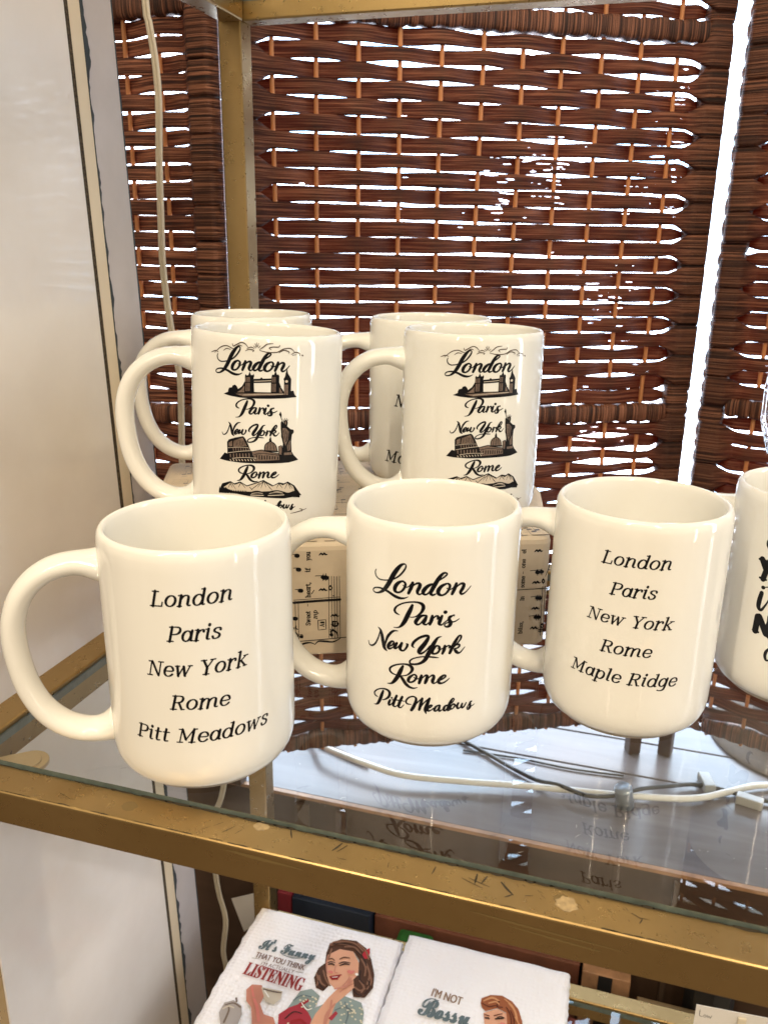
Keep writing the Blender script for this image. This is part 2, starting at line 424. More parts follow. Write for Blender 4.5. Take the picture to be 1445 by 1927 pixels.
# serif letters as pen strokes, cap height 100: widths follow the stroke's direction
def ell(cx, cy, rx, ry, a0=0, a1=360, n=14):
    return [(cx+rx*math.cos(math.radians(a0+(a1-a0)*i/n)), cy+ry*math.sin(math.radians(a0+(a1-a0)*i/n))) for i in range(n+1)]
GL = {
 'L': (72, [[(18,0),(18,100)]], [[(4,97),(36,97)],[(4,3),(64,3)],[(64,2),(64,28)]]),
 'o': (66, [ell(33,37,24,34)], []),
 'n': (72, [[(16,0),(16,73)],[(16,46),(26,64),(40,71),(52,64),(54,46),(54,16),(58,5),(68,6)]], [[(3,71),(16,71)],[(5,2),(26,2)]]),
 'd': (70, [ell(31,36,22,34),[(54,104),(54,16),(57,5),(66,5)]], [[(40,103),(54,103)]]),
 'P': (72, [[(18,0),(18,98)],[(20,97),(42,97),(58,91),(63,74),(57,57),(42,49),(20,48)]], [[(4,97),(26,97)],[(4,3),(36,3)]]),
 'a': (66, [ell(30,36,21,34),[(53,71),(53,16),(56,5),(64,5)]], []),
 'r': (54, [[(16,0),(16,73)],[(16,44),(24,62),(36,70),(46,69),(47,58)]], [[(3,71),(16,71)],[(5,2),(28,2)]]),
 'i': (36, [[(16,72),(16,16),(20,5),(30,5)]], [[(3,71),(16,71)],[(17,95),(17.5,100)]]),
 's': (56, [[(45,56),(44,66),(29,71),(15,66),(12,53),(22,43),(37,34),(45,22),(40,7),(27,2),(14,5),(9,18)]], []),
 'N': (92, [[(24,97),(70,4)]], [[(4,97),(26,97)],[(20,2),(20,97)],[(73,2),(73,97)],[(60,97),(87,97)],[(6,3),(35,3)]]),
 'e': (62, [[(11,38),(53,38),(51,56),(43,67),(30,71),(16,63),(10,46),(10,26),(18,9),(31,2),(45,6),(54,16)]], []),
 'w': (94, [[(12,71),(25,4)],[(46,68),(60,4)]], [[(2,71),(24,71)],[(25,4),(46,68)],[(60,4),(80,71)],[(70,71),(90,71)]]),
 'Y': (78, [[(15,97),(39,46)],[(39,46),(39,0)]], [[(2,97),(29,97)],[(64,97),(39,46)],[(51,97),(77,97)],[(24,3),(54,3)]]),
 'k': (70, [[(16,0),(16,104)],[(28,42),(56,4)]], [[(3,103),(16,103)],[(54,70),(16,32)],[(40,70),(64,70)],[(46,3),(66,3)],[(5,2),(28,2)]]),
 'R': (80, [[(18,0),(18,98)],[(20,97),(42,97),(57,91),(61,74),(55,58),(40,51),(20,50)],[(42,50),(52,30),(63,4)]], [[(4,97),(26,97)],[(4,3),(36,3)],[(62,3),(77,3)]]),
 'm': (108, [[(16,0),(16,73)],[(16,46),(26,64),(38,71),(49,64),(51,46),(51,2)],[(51,46),(61,64),(74,71),(86,64),(88,46),(88,16),(92,5),(103,6)]], [[(3,71),(16,71)],[(5,2),(26,2)]]),
 'M': (108, [[(22,97),(50,22)],[(83,97),(83,0)]], [[(4,97),(22,97)],[(20,2),(20,97)],[(50,22),(82,97)],[(6,3),(35,3)],[(68,3),(100,3)],[(82,97),(100,97)]]),
 'p': (70, [[(16,73),(16,-30)],ell(37,36,22,34)], [[(3,71),(16,71)],[(3,-29),(31,-29)]]),
 'l': (36, [[(16,104),(16,16),(20,5),(30,5)]], [[(3,103),(16,103)]]),
 'g': (68, [ell(30,38,21,32),[(53,71),(53,-6),(46,-24),(30,-30),(13,-26)]], []),
 't': (46, [[(18,92),(18,18),(23,5),(38,7)]], [[(4,70),(38,70)]]),
 'h': (72, [[(16,0),(16,104)],[(16,46),(26,64),(40,71),(52,64),(54,46),(54,2)]], [[(3,103),(16,103)],[(5,2),(27,2)],[(44,2),(66,2)]]),
 'f': (44, [[(40,94),(30,102),(20,94),(18,74),(18,2)]], [[(4,70),(36,70)],[(6,2),(32,2)]]),
 'y': (68, [[(14,70),(34,6)]], [[(4,70),(26,70)],[(56,70),(34,4)],[(34,4),(24,-24),(10,-28)],[(44,70),(66,70)]]),
 'u': (72, [[(16,70),(16,22),(24,4),(38,3),(50,16)],[(54,71),(54,2)]], [[(4,70),(16,70)],[(42,70),(54,70)],[(54,2),(66,2)]]),
 'b': (70, [[(16,104),(16,0)],ell(37,36,22,34)], [[(3,103),(16,103)]]),
 'S': (66, [[(54,80),(52,92),(34,99),(17,93),(12,77),(22,62),(42,48),(54,32),(50,10),(32,1),(14,6),(9,24)]], []),
 'I': (40, [[(20,0),(20,98)]], [[(6,97),(34,97)],[(6,3),(34,3)]]),
 'A': (84, [[(42,98),(72,2)]], [[(42,98),(14,2)],[(24,34),(62,34)],[(2,3),(26,3)],[(58,3),(84,3)]]),
 '#': (60, [[(22,-4),(22,84)],[(40,0),(40,90)]], [[(8,24),(54,34)],[(8,52),(54,62)]]),
 ',': (24, [[(12,8),(14,0),(6,-16)]], []),
 '-': (44, [], [[(6,34),(36,34)]]),
 ' ': (38, [], []),
}
def serif(mb, word, u0, v0, u1, v1, cap, f, h, mat=0, shear=.25, thick=16.5, thin=8.8, turn=False):
    """word set between two baseline points; turn=True reads upwards along v"""
    adv = sum(GL[c][0] for c in word)
    L = math.hypot(u1-u0, v1-v0); sx = L/adv; sy = cap/100
    du, dv = (u1-u0)/L, (v1-v0)/L
    x = 0
    for c in word:
        w, A, B = GL[c]
        for grp, sm in ((A, True), (B, False)):
            for st in grp:
                pts = []
                n = len(st)
                for i, (px, py) in enumerate(st):
                    a = st[max(i-1,0)]; b = st[min(i+1,n-1)]
                    l = math.hypot(b[0]-a[0], b[1]-a[1]) or 1
                    k = abs(b[1]-a[1])/l
                    wd = thin+(thick-thin)*k**1.5 if sm else thin
                    if c in 'iI' and not sm and py > 90 and c == 'i': wd = thick*1.15
                    X = (x+px)*sx+py*sy*shear; Y = py*sy
                    pts.append((u0+X*du-Y*dv, v0+X*dv+Y*du, wd*sy))
                ink_stroke(mb, pts, f, h, mat, step=.04, smooth=sm and len(pts) > 2)
        x += w
def font_polys(body):
    """outline of a line of built-in lettering as triangles (units: em)"""
    cu = bpy.data.curves.new('lettering_source', 'FONT'); cu.body = body; cu.resolution_u = 4
    ob = bpy.data.objects.new('lettering_source', cu); COL.objects.link(ob)
    dg = bpy.context.evaluated_depsgraph_get(); dg.update()
    me = ob.evaluated_get(dg).to_mesh()
    vs = [(v.co.x, v.co.y) for v in me.vertices]; fs = [tuple(p.vertices) for p in me.polygons]
    ob.evaluated_get(dg).to_mesh_clear()
    bpy.data.objects.remove(ob); bpy.data.curves.remove(cu)
    return vs, fs
def script_caps(s, kind):
    base = {'script':(0x1D4D0,0x1D4EA), 'bold':(0x1D400,0x1D41A)}[kind]
    return ''.join(chr(base[0]+ord(c)-65) if 'A' <= c <= 'Z' else chr(base[1]+ord(c)-97) if 'a' <= c <= 'z' else c for c in s)
def line_of_text(mb, body, x0, y0, x1, y1, cap, z, mat, capem=.7, fatten=0):
    vs, fs = font_polys(body)
    w0 = min(v[0] for v in vs); w1 = max(v[0] for v in vs)
    L = math.hypot(x1-x0, y1-y0); sx = L/(w1-w0); sy = cap/capem; dx, dy = (x1-x0)/L, (y1-y0)/L
    for k in range(3 if fatten else 1):
        o = (k-1)*fatten if fatten else 0
        P = [(x0+((v[0]-w0)*sx+o)*dx-v[1]*sy*dy, y0+((v[0]-w0)*sx+o)*dy+v[1]*sy*dx, z+k*.002) for v in vs]
        mb.add(P, fs, mat)
# ------------------------------------------------------------------ pen strokes and outlines (centimetres on the printed surface: u, z, width)
SCRIPT = {
    'London': [[(-1.783,9.492,0.031),(-1.844,9.347,0.047),(-1.778,9.15,0.055),(-1.589,9.044,0.054),(-1.342,9.056,0.05),(-1.044,9.125,0.054),(-0.801,9.227,0.062),(-0.53,9.432,0.069),(-0.307,9.718,0.076),(-0.21,9.923,0.061),(-0.228,10.035,0.053),(-0.314,10.056,0.068),(-0.464,9.96,0.121),(-0.652,9.717,0.175),(-0.845,9.392,0.192),(-1.022,9.026,0.186),(-1.227,8.686,0.171),(-1.42,8.473,0.118),(-1.647,8.337,0.071),(-1.862,8.307,0.055),(-1.963,8.388,0.051),(-1.89,8.509,0.055),(-1.674,8.59,0.063),(-1.4,8.603,0.086),(-1.075,8.526,0.109),(-0.744,8.384,0.125),(-0.467,8.328,0.109),(-0.238,8.368,0.062),(-0.071,8.456,0.023)],
      [(-0.371,9.198,0.077),(-0.561,9.08,0.131),(-0.714,8.857,0.162),(-0.73,8.66,0.147),(-0.59,8.594,0.085),(-0.398,8.683,0.085),(-0.25,8.901,0.1),(-0.217,9.099,0.1),(-0.333,9.197,0.077)],
      [(-0.328,9.005,0.038),(-0.213,8.915,0.046),(-0.065,8.968,0.038),(0.06,9.139,0.038)],
      [(0.132,9.186,0.115),(0.065,8.947,0.146),(-0.057,8.64,0.116)],
      [(0.013,8.824,0.054),(0.19,9.078,0.061),(0.368,9.189,0.092),(0.477,9.146,0.13),(0.446,8.99,0.146),(0.361,8.789,0.131),(0.389,8.668,0.1),(0.491,8.647,0.062),(0.631,8.775,0.046)],
      [(1.151,9.194,0.054),(0.975,9.172,0.099),(0.767,9.015,0.146),(0.63,8.794,0.154),(0.688,8.656,0.092),(0.847,8.712,0.069),(1.017,8.951,0.061),(1.151,9.186,0.054)],
      [(1.149,9.243,0.053),(1.391,9.419,0.061),(1.599,9.57,0.069),(1.702,9.69,0.068),(1.646,9.752,0.068),(1.522,9.731,0.099),(1.352,9.533,0.145),(1.185,9.225,0.168),(1.036,8.914,0.161),(0.971,8.738,0.131),(1.062,8.645,0.093),(1.202,8.707,0.054)],
      [(1.684,9.217,0.077),(1.473,9.105,0.13),(1.331,8.902,0.161),(1.337,8.721,0.139),(1.49,8.644,0.085),(1.666,8.726,0.085),(1.803,8.915,0.1),(1.853,9.124,0.1),(1.755,9.223,0.077)],
      [(1.71,8.994,0.038),(1.839,8.921,0.046),(1.982,8.984,0.039),(2.086,9.131,0.038)],
      [(2.149,9.204,0.115),(2.085,8.978,0.147),(1.968,8.695,0.116)],
      [(2.042,8.865,0.054),(2.217,9.084,0.062),(2.399,9.192,0.093),(2.519,9.134,0.131),(2.477,8.965,0.147),(2.372,8.77,0.132),(2.423,8.657,0.093),(2.573,8.704,0.062),(2.74,8.858,0.047),(2.871,9.015,0.031)]],
    'Paris': [[(0.143,8.057,0.109),(0.056,7.818,0.164),(-0.067,7.525,0.181),(-0.211,7.185,0.174),(-0.359,6.951,0.119),(-0.513,6.821,0.056),(-0.752,6.774,0.028)],
      [(-0.468,7.475,0.032),(-0.667,7.553,0.095),(-0.722,7.7,0.102),(-0.595,7.904,0.071),(-0.308,8.095,0.062),(0.028,8.205,0.062),(0.358,8.238,0.078),(0.595,8.164,0.132),(0.664,8.002,0.148),(0.581,7.76,0.109),(0.376,7.544,0.063),(0.158,7.454,0.039),(-0.047,7.449,0.031)],
      [(0.808,7.613,0.063),(0.593,7.573,0.102),(0.416,7.41,0.141),(0.319,7.222,0.15),(0.388,7.111,0.095),(0.532,7.165,0.063),(0.706,7.417,0.055),(0.827,7.602,0.055)],
      [(0.821,7.562,0.094),(0.744,7.361,0.149),(0.694,7.199,0.126),(0.804,7.136,0.071),(0.945,7.255,0.047)],
      [(1.089,7.595,0.11),(1.059,7.398,0.149),(0.984,7.158,0.103)],
      [(0.998,7.277,0.047),(1.135,7.479,0.055),(1.275,7.608,0.071),(1.366,7.554,0.118),(1.334,7.451,0.071)],
      [(1.538,7.6,0.102),(1.462,7.405,0.15),(1.418,7.208,0.134),(1.525,7.144,0.071),(1.648,7.244,0.047)],
      [(1.683,7.793,0.149),(1.697,7.793,0.149)],
      [(1.507,7.128,0.032),(1.683,7.283,0.047),(1.86,7.434,0.055),(2.038,7.601,0.063),(2.122,7.634,0.047),(2.113,7.568,0.032)],
      [(2.045,7.604,0.055),(1.9,7.542,0.11),(1.884,7.393,0.142),(1.959,7.251,0.158),(1.91,7.095,0.135),(1.765,7.043,0.079),(1.671,7.113,0.055),(1.722,7.222,0.047),(1.94,7.272,0.055),(2.162,7.296,0.055),(2.364,7.416,0.032)]],
    'New York': [[(-2.242,5.639,0.033),(-2.169,5.458,0.058),(-1.973,5.474,0.074),(-1.774,5.658,0.074),(-1.61,5.999,0.065),(-1.499,6.38,0.049)],
      [(-1.619,6.555,0.032),(-1.478,6.448,0.105),(-1.382,6.171,0.154),(-1.309,5.825,0.163),(-1.238,5.579,0.155),(-1.096,5.451,0.041)],
      [(-1.228,5.52,0.041),(-1.177,5.862,0.081),(-1.075,6.196,0.113),(-0.87,6.49,0.104),(-0.708,6.605,0.072),(-0.54,6.633,0.032)],
      [(-1.022,5.68,0.049),(-0.816,5.835,0.065),(-0.728,5.99,0.089),(-0.811,6.039,0.073),(-0.954,5.894,0.122),(-1.044,5.695,0.138),(-0.991,5.602,0.106),(-0.813,5.693,0.057),(-0.653,5.874,0.04)],
      [(-0.575,5.989,0.105),(-0.676,5.807,0.146),(-0.69,5.702,0.114),(-0.589,5.717,0.065),(-0.415,5.925,0.056),(-0.32,6.057,0.048)],
      [(-0.32,6.041,0.105),(-0.405,5.826,0.145),(-0.382,5.688,0.121),(-0.234,5.661,0.073),(-0.092,5.844,0.089),(-0.043,6.022,0.105),(-0.1,6.037,0.048)],
      [(0.29,5.902,0.032),(0.188,5.981,0.096),(0.271,6.201,0.112),(0.516,6.438,0.104),(0.803,6.566,0.111),(0.941,6.554,0.096),(0.91,6.401,0.136),(0.761,6.13,0.176),(0.576,5.853,0.185),(0.518,5.685,0.153),(0.619,5.627,0.097),(0.826,5.781,0.064),(1.036,6.066,0.056)],
      [(1.546,6.546,0.032),(1.385,6.487,0.088),(1.247,6.273,0.144),(1.111,5.989,0.169),(0.976,5.66,0.178),(0.821,5.327,0.154),(0.625,5.135,0.114),(0.369,5.038,0.09),(0.136,5.034,0.082),(0.092,5.162,0.073),(0.249,5.32,0.057),(0.616,5.452,0.057),(0.981,5.478,0.065),(1.237,5.467,0.073),(1.449,5.448,0.028)],
      [(1.326,6.066,0.072),(1.193,5.911,0.121),(1.13,5.715,0.121),(1.231,5.649,0.089),(1.411,5.72,0.089),(1.488,5.913,0.097),(1.447,6.042,0.088),(1.326,6.074,0.072)],
      [(1.403,5.954,0.04),(1.515,5.88,0.048),(1.641,5.95,0.04),(1.71,6.069,0.04)],
      [(1.728,6.06,0.105),(1.699,5.868,0.137),(1.622,5.656,0.097)],
      [(1.646,5.789,0.048),(1.768,5.986,0.056),(1.913,6.072,0.065),(1.963,6.016,0.105),(1.918,5.938,0.048)],
      [(2.052,5.849,0.057),(2.287,6.11,0.057),(2.48,6.371,0.081),(2.492,6.521,0.089),(2.395,6.533,0.08),(2.259,6.326,0.129),(2.102,6.006,0.154),(1.973,5.672,0.114)],
      [(2.035,5.81,0.049),(2.214,6.037,0.057),(2.396,6.091,0.089),(2.438,6.005,0.089),(2.334,5.904,0.073),(2.183,5.878,0.057),(2.265,5.749,0.13),(2.372,5.649,0.106),(2.5,5.67,0.065),(2.705,5.917,0.033)]],
    'Rome': [[(-0.242,4.837,0.098),(-0.346,4.589,0.165),(-0.479,4.269,0.174),(-0.655,3.964,0.15),(-0.818,3.788,0.084),(-1.03,3.727,0.029)],
      [(-0.54,4.297,0.041),(-0.787,4.34,0.075),(-0.919,4.47,0.091),(-0.868,4.642,0.083),(-0.591,4.836,0.066),(-0.237,4.953,0.065),(0.07,4.946,0.114),(0.214,4.804,0.147),(0.18,4.622,0.107),(0.007,4.429,0.066),(-0.184,4.34,0.05),(-0.419,4.283,0.041)],
      [(-0.34,4.279,0.107),(-0.218,4.118,0.141),(-0.058,3.899,0.141),(0.137,3.774,0.1),(0.327,3.752,0.067),(0.494,3.815,0.025)],
      [(0.271,4.462,0.074),(0.094,4.291,0.124),(0.041,4.103,0.132),(0.138,4.045,0.083),(0.317,4.133,0.083),(0.435,4.347,0.091),(0.376,4.476,0.082),(0.271,4.47,0.066)],
      [(0.312,4.331,0.041),(0.464,4.26,0.049),(0.61,4.346,0.041)],
      [(0.673,4.475,0.099),(0.63,4.286,0.14),(0.57,4.052,0.108)],
      [(0.595,4.2,0.05),(0.792,4.432,0.058),(0.912,4.502,0.099),(0.951,4.426,0.123),(0.892,4.183,0.14),(0.851,4.077,0.099)],
      [(0.891,4.216,0.05),(1.086,4.449,0.058),(1.224,4.515,0.099),(1.263,4.417,0.124),(1.204,4.217,0.14),(1.233,4.102,0.099),(1.336,4.104,0.058),(1.462,4.219,0.05)],
      [(1.499,4.219,0.05),(1.717,4.337,0.066),(1.825,4.464,0.083),(1.748,4.521,0.074),(1.611,4.415,0.124),(1.488,4.219,0.141),(1.529,4.103,0.116),(1.689,4.098,0.075),(1.872,4.205,0.058),(2.01,4.341,0.033)]],
    'Pitt Meadows': [[(-1.265,3.239,0.093),(-1.352,2.989,0.153),(-1.463,2.671,0.154),(-1.579,2.444,0.12),(-1.71,2.338,0.052),(-1.81,2.325,0.03)],
      [(-1.585,2.799,0.034),(-1.747,2.846,0.086),(-1.799,2.976,0.077),(-1.629,3.181,0.06),(-1.358,3.332,0.059),(-1.076,3.367,0.101),(-0.909,3.256,0.143),(-0.94,3.034,0.118),(-1.102,2.844,0.076),(-1.302,2.727,0.038)],
      [(-0.872,2.854,0.093),(-0.937,2.673,0.128),(-0.935,2.558,0.102),(-0.817,2.631,0.051),(-0.735,2.752,0.042)],
      [(-0.79,2.992,0.093),(-0.777,2.996,0.093)],
      [(-0.525,3.181,0.109),(-0.653,2.838,0.135),(-0.703,2.603,0.119),(-0.586,2.566,0.059),(-0.466,2.673,0.042)],
      [(-0.237,3.184,0.109),(-0.369,2.845,0.135),(-0.416,2.613,0.119),(-0.303,2.576,0.059),(-0.149,2.766,0.034)],
      [(-0.759,2.895,0.051),(-0.471,2.948,0.059),(-0.114,2.964,0.034)],
      [(0.217,2.854,0.034),(0.013,2.861,0.076),(-0.045,2.998,0.084),(0.082,3.203,0.075),(0.301,3.3,0.067),(0.443,3.214,0.101),(0.415,2.967,0.135),(0.316,2.699,0.152),(0.232,2.538,0.127)],
      [(0.28,2.63,0.051),(0.498,2.977,0.059),(0.752,3.268,0.059)],
      [(0.741,3.242,0.109),(0.686,2.955,0.143),(0.613,2.609,0.11)],
      [(0.654,2.741,0.051),(0.869,3.054,0.059),(1.096,3.285,0.067)],
      [(1.09,3.256,0.109),(1.002,2.978,0.151),(0.907,2.643,0.152),(0.951,2.425,0.042)],
      [(1.029,2.705,0.051),(1.167,2.795,0.059),(1.227,2.894,0.076),(1.134,2.891,0.076),(1.017,2.726,0.118),(1.04,2.587,0.102),(1.18,2.627,0.059),(1.288,2.735,0.042)],
      [(1.581,2.915,0.059),(1.423,2.833,0.101),(1.34,2.651,0.119),(1.406,2.574,0.076),(1.55,2.734,0.059),(1.612,2.893,0.051)],
      [(1.598,2.868,0.093),(1.552,2.67,0.127),(1.6,2.576,0.093),(1.703,2.644,0.051)],
      [(2.036,2.889,0.059),(1.855,2.839,0.102),(1.79,2.661,0.119),(1.865,2.58,0.077),(2.002,2.794,0.051)],
      [(2.037,2.876,0.051),(2.216,3.027,0.059),(2.287,3.179,0.068),(2.215,3.229,0.068),(2.107,3.038,0.127),(2.011,2.751,0.136),(1.998,2.596,0.102),(2.105,2.616,0.051)],
      [(2.267,2.928,0.068),(2.124,2.804,0.102),(2.13,2.664,0.102),(2.238,2.673,0.068),(2.36,2.841,0.077),(2.286,2.926,0.059)],
      [(2.289,2.858,0.034),(2.43,2.789,0.034)],
      [(2.515,2.933,0.094),(2.45,2.786,0.119),(2.504,2.642,0.094),(2.614,2.684,0.06),(2.719,2.87,0.06)],
      [(2.719,2.878,0.085),(2.681,2.728,0.111),(2.746,2.64,0.086),(2.849,2.74,0.069),(2.925,2.886,0.06)],
      [(2.968,2.609,0.034),(3.128,2.829,0.052),(3.254,2.897,0.06),(3.155,2.878,0.095),(3.141,2.741,0.121),(3.161,2.6,0.121),(3.059,2.495,0.086),(2.98,2.551,0.052),(3.053,2.612,0.043),(3.268,2.647,0.052),(3.398,2.72,0.03)]],
    'half': [[(-3.292,8.38,0.286),(-3.016,7.943,0.3)],
      [(-2.878,8.366,0.26),(-3.09,7.328,0.263)],
      [(-3.465,8.341,0.104),(-3.087,8.366,0.104)],
      [(-3.275,7.346,0.105),(-2.914,7.333,0.105)],
      [(-3.005,6.869,0.172),(-2.978,6.872,0.172)],
      [(-2.861,6.927,0.046),(-2.709,6.994,0.046)],
      [(-3.03,6.544,0.199),(-3.093,6.062,0.227),(-3.085,5.71,0.201),(-2.909,5.599,0.134),(-2.697,5.996,0.08),(-2.594,6.279,0.066)],
      [(-3.036,5.157,0.296),(-3.057,4.32,0.299)],
      [(-2.948,5.192,0.296),(-2.44,4.369,0.312)],
      [(-2.44,4.369,0.271),(-2.3,5.361,0.268)],
      [(-2.342,5.346,0.295),(-2.266,4.304,0.299)],
      [(-3.19,4.315,0.109),(-2.874,4.3,0.109)],
      [(-2.172,3.561,0.096),(-2.284,3.359,0.137),(-2.309,3.094,0.138),(-2.21,2.877,0.11),(-2.076,2.928,0.069)],
      [(-3.078,9.561,0.09),(-3.13,9.41,0.129),(-3.11,9.212,0.129),(-3.023,9.07,0.09)]],
}
ART_FILL = [
  ('k',[(-0.62,8.64),(-0.19,8.86),(-0.01,8.88),(0.07,8.75),(0.66,8.89),(2.76,8.92),(2.93,8.73),(3.31,8.80),(3.52,8.65),(2.77,8.59),(1.46,8.54),(0.38,8.53),(-0.19,8.57)]),
  ('k',[(0.66,8.88),(0.65,9.75),(0.70,9.83),(0.76,9.76),(0.84,9.79),(0.90,10.00),(0.98,9.80),(1.08,9.81),(1.12,9.89),(1.16,9.76),(1.13,9.65),(1.16,8.87)]),
  ('g',[(0.69,8.91),(0.69,9.36),(0.92,9.38),(0.92,8.93)]),
  ('g',[(0.69,9.41),(0.68,9.65),(0.92,9.68),(0.92,9.43)]),
  ('k',[(2.07,8.91),(2.06,9.54),(2.09,9.83),(2.14,9.88),(2.21,9.86),(2.29,10.08),(2.38,9.86),(2.45,9.90),(2.49,9.81),(2.50,8.90)]),
  ('g',[(2.11,8.95),(2.11,9.38),(2.30,9.39),(2.32,8.95)]),
  ('g',[(2.11,9.45),(2.12,9.74),(2.29,9.74),(2.30,9.45)]),
  ('k',[(1.13,9.60),(2.06,9.67),(2.07,9.44),(1.13,9.38)]),
  ('k',[(-0.01,8.75),(0.21,8.95),(0.49,9.16),(0.65,9.46),(0.66,8.81)]),
  ('g',[(0.19,8.80),(0.45,8.97),(0.62,9.20),(0.62,8.84)]),
  ('k',[(2.49,9.49),(2.62,9.18),(2.79,8.92),(2.50,8.89)]),
  ('g',[(2.51,9.21),(2.69,8.90),(2.52,8.90)]),
  ('k',[(-0.34,8.84),(-0.28,9.01),(-0.10,9.05),(-0.07,9.16),(0.10,9.21),(0.21,9.11),(0.27,8.96),(0.04,8.78),(-0.31,8.77)]),
  ('g',[(0.10,8.72),(1.45,8.86),(2.76,8.86),(2.83,8.79),(1.45,8.70),(0.55,8.62)]),
  ('k',[(2.77,8.70),(2.75,9.55),(2.73,9.65),(2.81,9.76),(2.85,9.94),(2.92,10.22),(2.98,9.94),(3.10,9.76),(3.15,9.65),(3.16,8.70)]),
  ('g',[(2.80,8.78),(2.79,9.34),(2.87,9.34),(2.88,8.78)]),
  ('g',[(2.92,8.78),(2.90,9.34),(2.98,9.34),(2.99,8.78)]),
  ('k',[(3.12,8.70),(3.17,8.99),(3.31,9.01),(3.37,8.80),(3.52,8.65),(3.12,8.64)]),
  ('k',[(-0.89,4.93),(-0.56,5.34),(-0.37,5.31),(-0.01,5.20),(0.95,5.35),(2.56,5.45),(3.40,5.39),(3.69,5.09),(3.12,4.96),(1.76,4.92),(0.40,4.88),(-0.43,4.89)]),
  ('k',[(-0.38,5.09),(-0.40,5.97),(-0.28,6.13),(0.11,6.28),(0.56,6.40),(0.67,6.31),(0.84,6.00),(0.98,5.65),(1.11,5.55),(1.15,5.03),(-0.00,4.92)]),
  ('g',[(0.02,6.09),(0.54,6.32),(0.62,6.17),(0.79,5.87),(0.40,5.79),(-0.01,5.72)]),
  ('g',[(-0.28,5.96),(-0.07,6.08),(-0.08,5.77),(-0.26,5.72)]),
  ('g',[(1.06,5.56),(1.59,5.69),(1.81,5.64),(2.56,5.50),(2.59,5.13),(1.28,5.05)]),
  ('g',[(1.75,5.66),(1.78,5.94),(1.91,6.11),(2.08,6.17),(2.25,6.10),(2.39,5.92),(2.45,5.64)]),
  ('k',[(2.00,6.16),(2.01,6.30),(2.07,6.47),(2.14,6.30),(2.16,6.17)]),
  ('g',[(2.52,5.88),(2.71,5.93),(2.72,5.45),(2.56,5.45)]),
  ('k',[(2.65,5.06),(2.72,5.50),(2.77,6.05),(2.68,6.44),(2.64,6.93),(2.61,7.23),(2.69,7.34),(2.60,7.58),(2.52,7.69),(2.60,7.88),(2.67,7.69),(2.65,7.55),(2.74,7.31),(2.80,7.20),(2.78,7.33),(2.90,7.39),(2.99,7.36),(3.02,7.22),(2.99,7.03),(3.19,6.86),(3.36,6.83),(3.40,6.69),(3.26,6.53),(3.24,6.15),(3.28,5.59),(3.49,5.24),(3.67,5.09)]),
  ('g',[(2.72,6.93),(2.90,6.93),(3.09,6.73),(3.07,6.32),(2.92,5.91),(2.83,6.16),(2.76,6.55)]),
  ('g',[(3.00,5.94),(3.17,6.26),(3.21,5.68),(3.04,5.63)]),
  ('g',[(2.84,5.54),(3.27,5.55),(3.30,5.41),(2.85,5.40)]),
  ('k',[(-0.97,3.01),(-0.73,3.52),(-0.18,3.74),(0.06,3.64),(0.41,3.79),(0.80,3.60),(1.72,3.97),(2.27,3.66),(2.59,3.83),(2.87,3.76),(3.09,3.86),(3.50,3.60),(3.76,3.23),(3.95,2.98),(2.89,2.87),(1.79,2.95),(0.86,2.99),(-0.18,3.09)]),
  ('c',[(-0.62,3.32),(-0.13,3.68),(0.09,3.56),(0.45,3.73),(0.80,3.54),(1.72,3.90),(2.24,3.61),(2.59,3.76),(2.81,3.65),(3.09,3.79),(3.42,3.55),(3.51,3.29),(3.16,3.20),(2.05,3.32),(0.97,3.25),(-0.00,3.19)]),
]
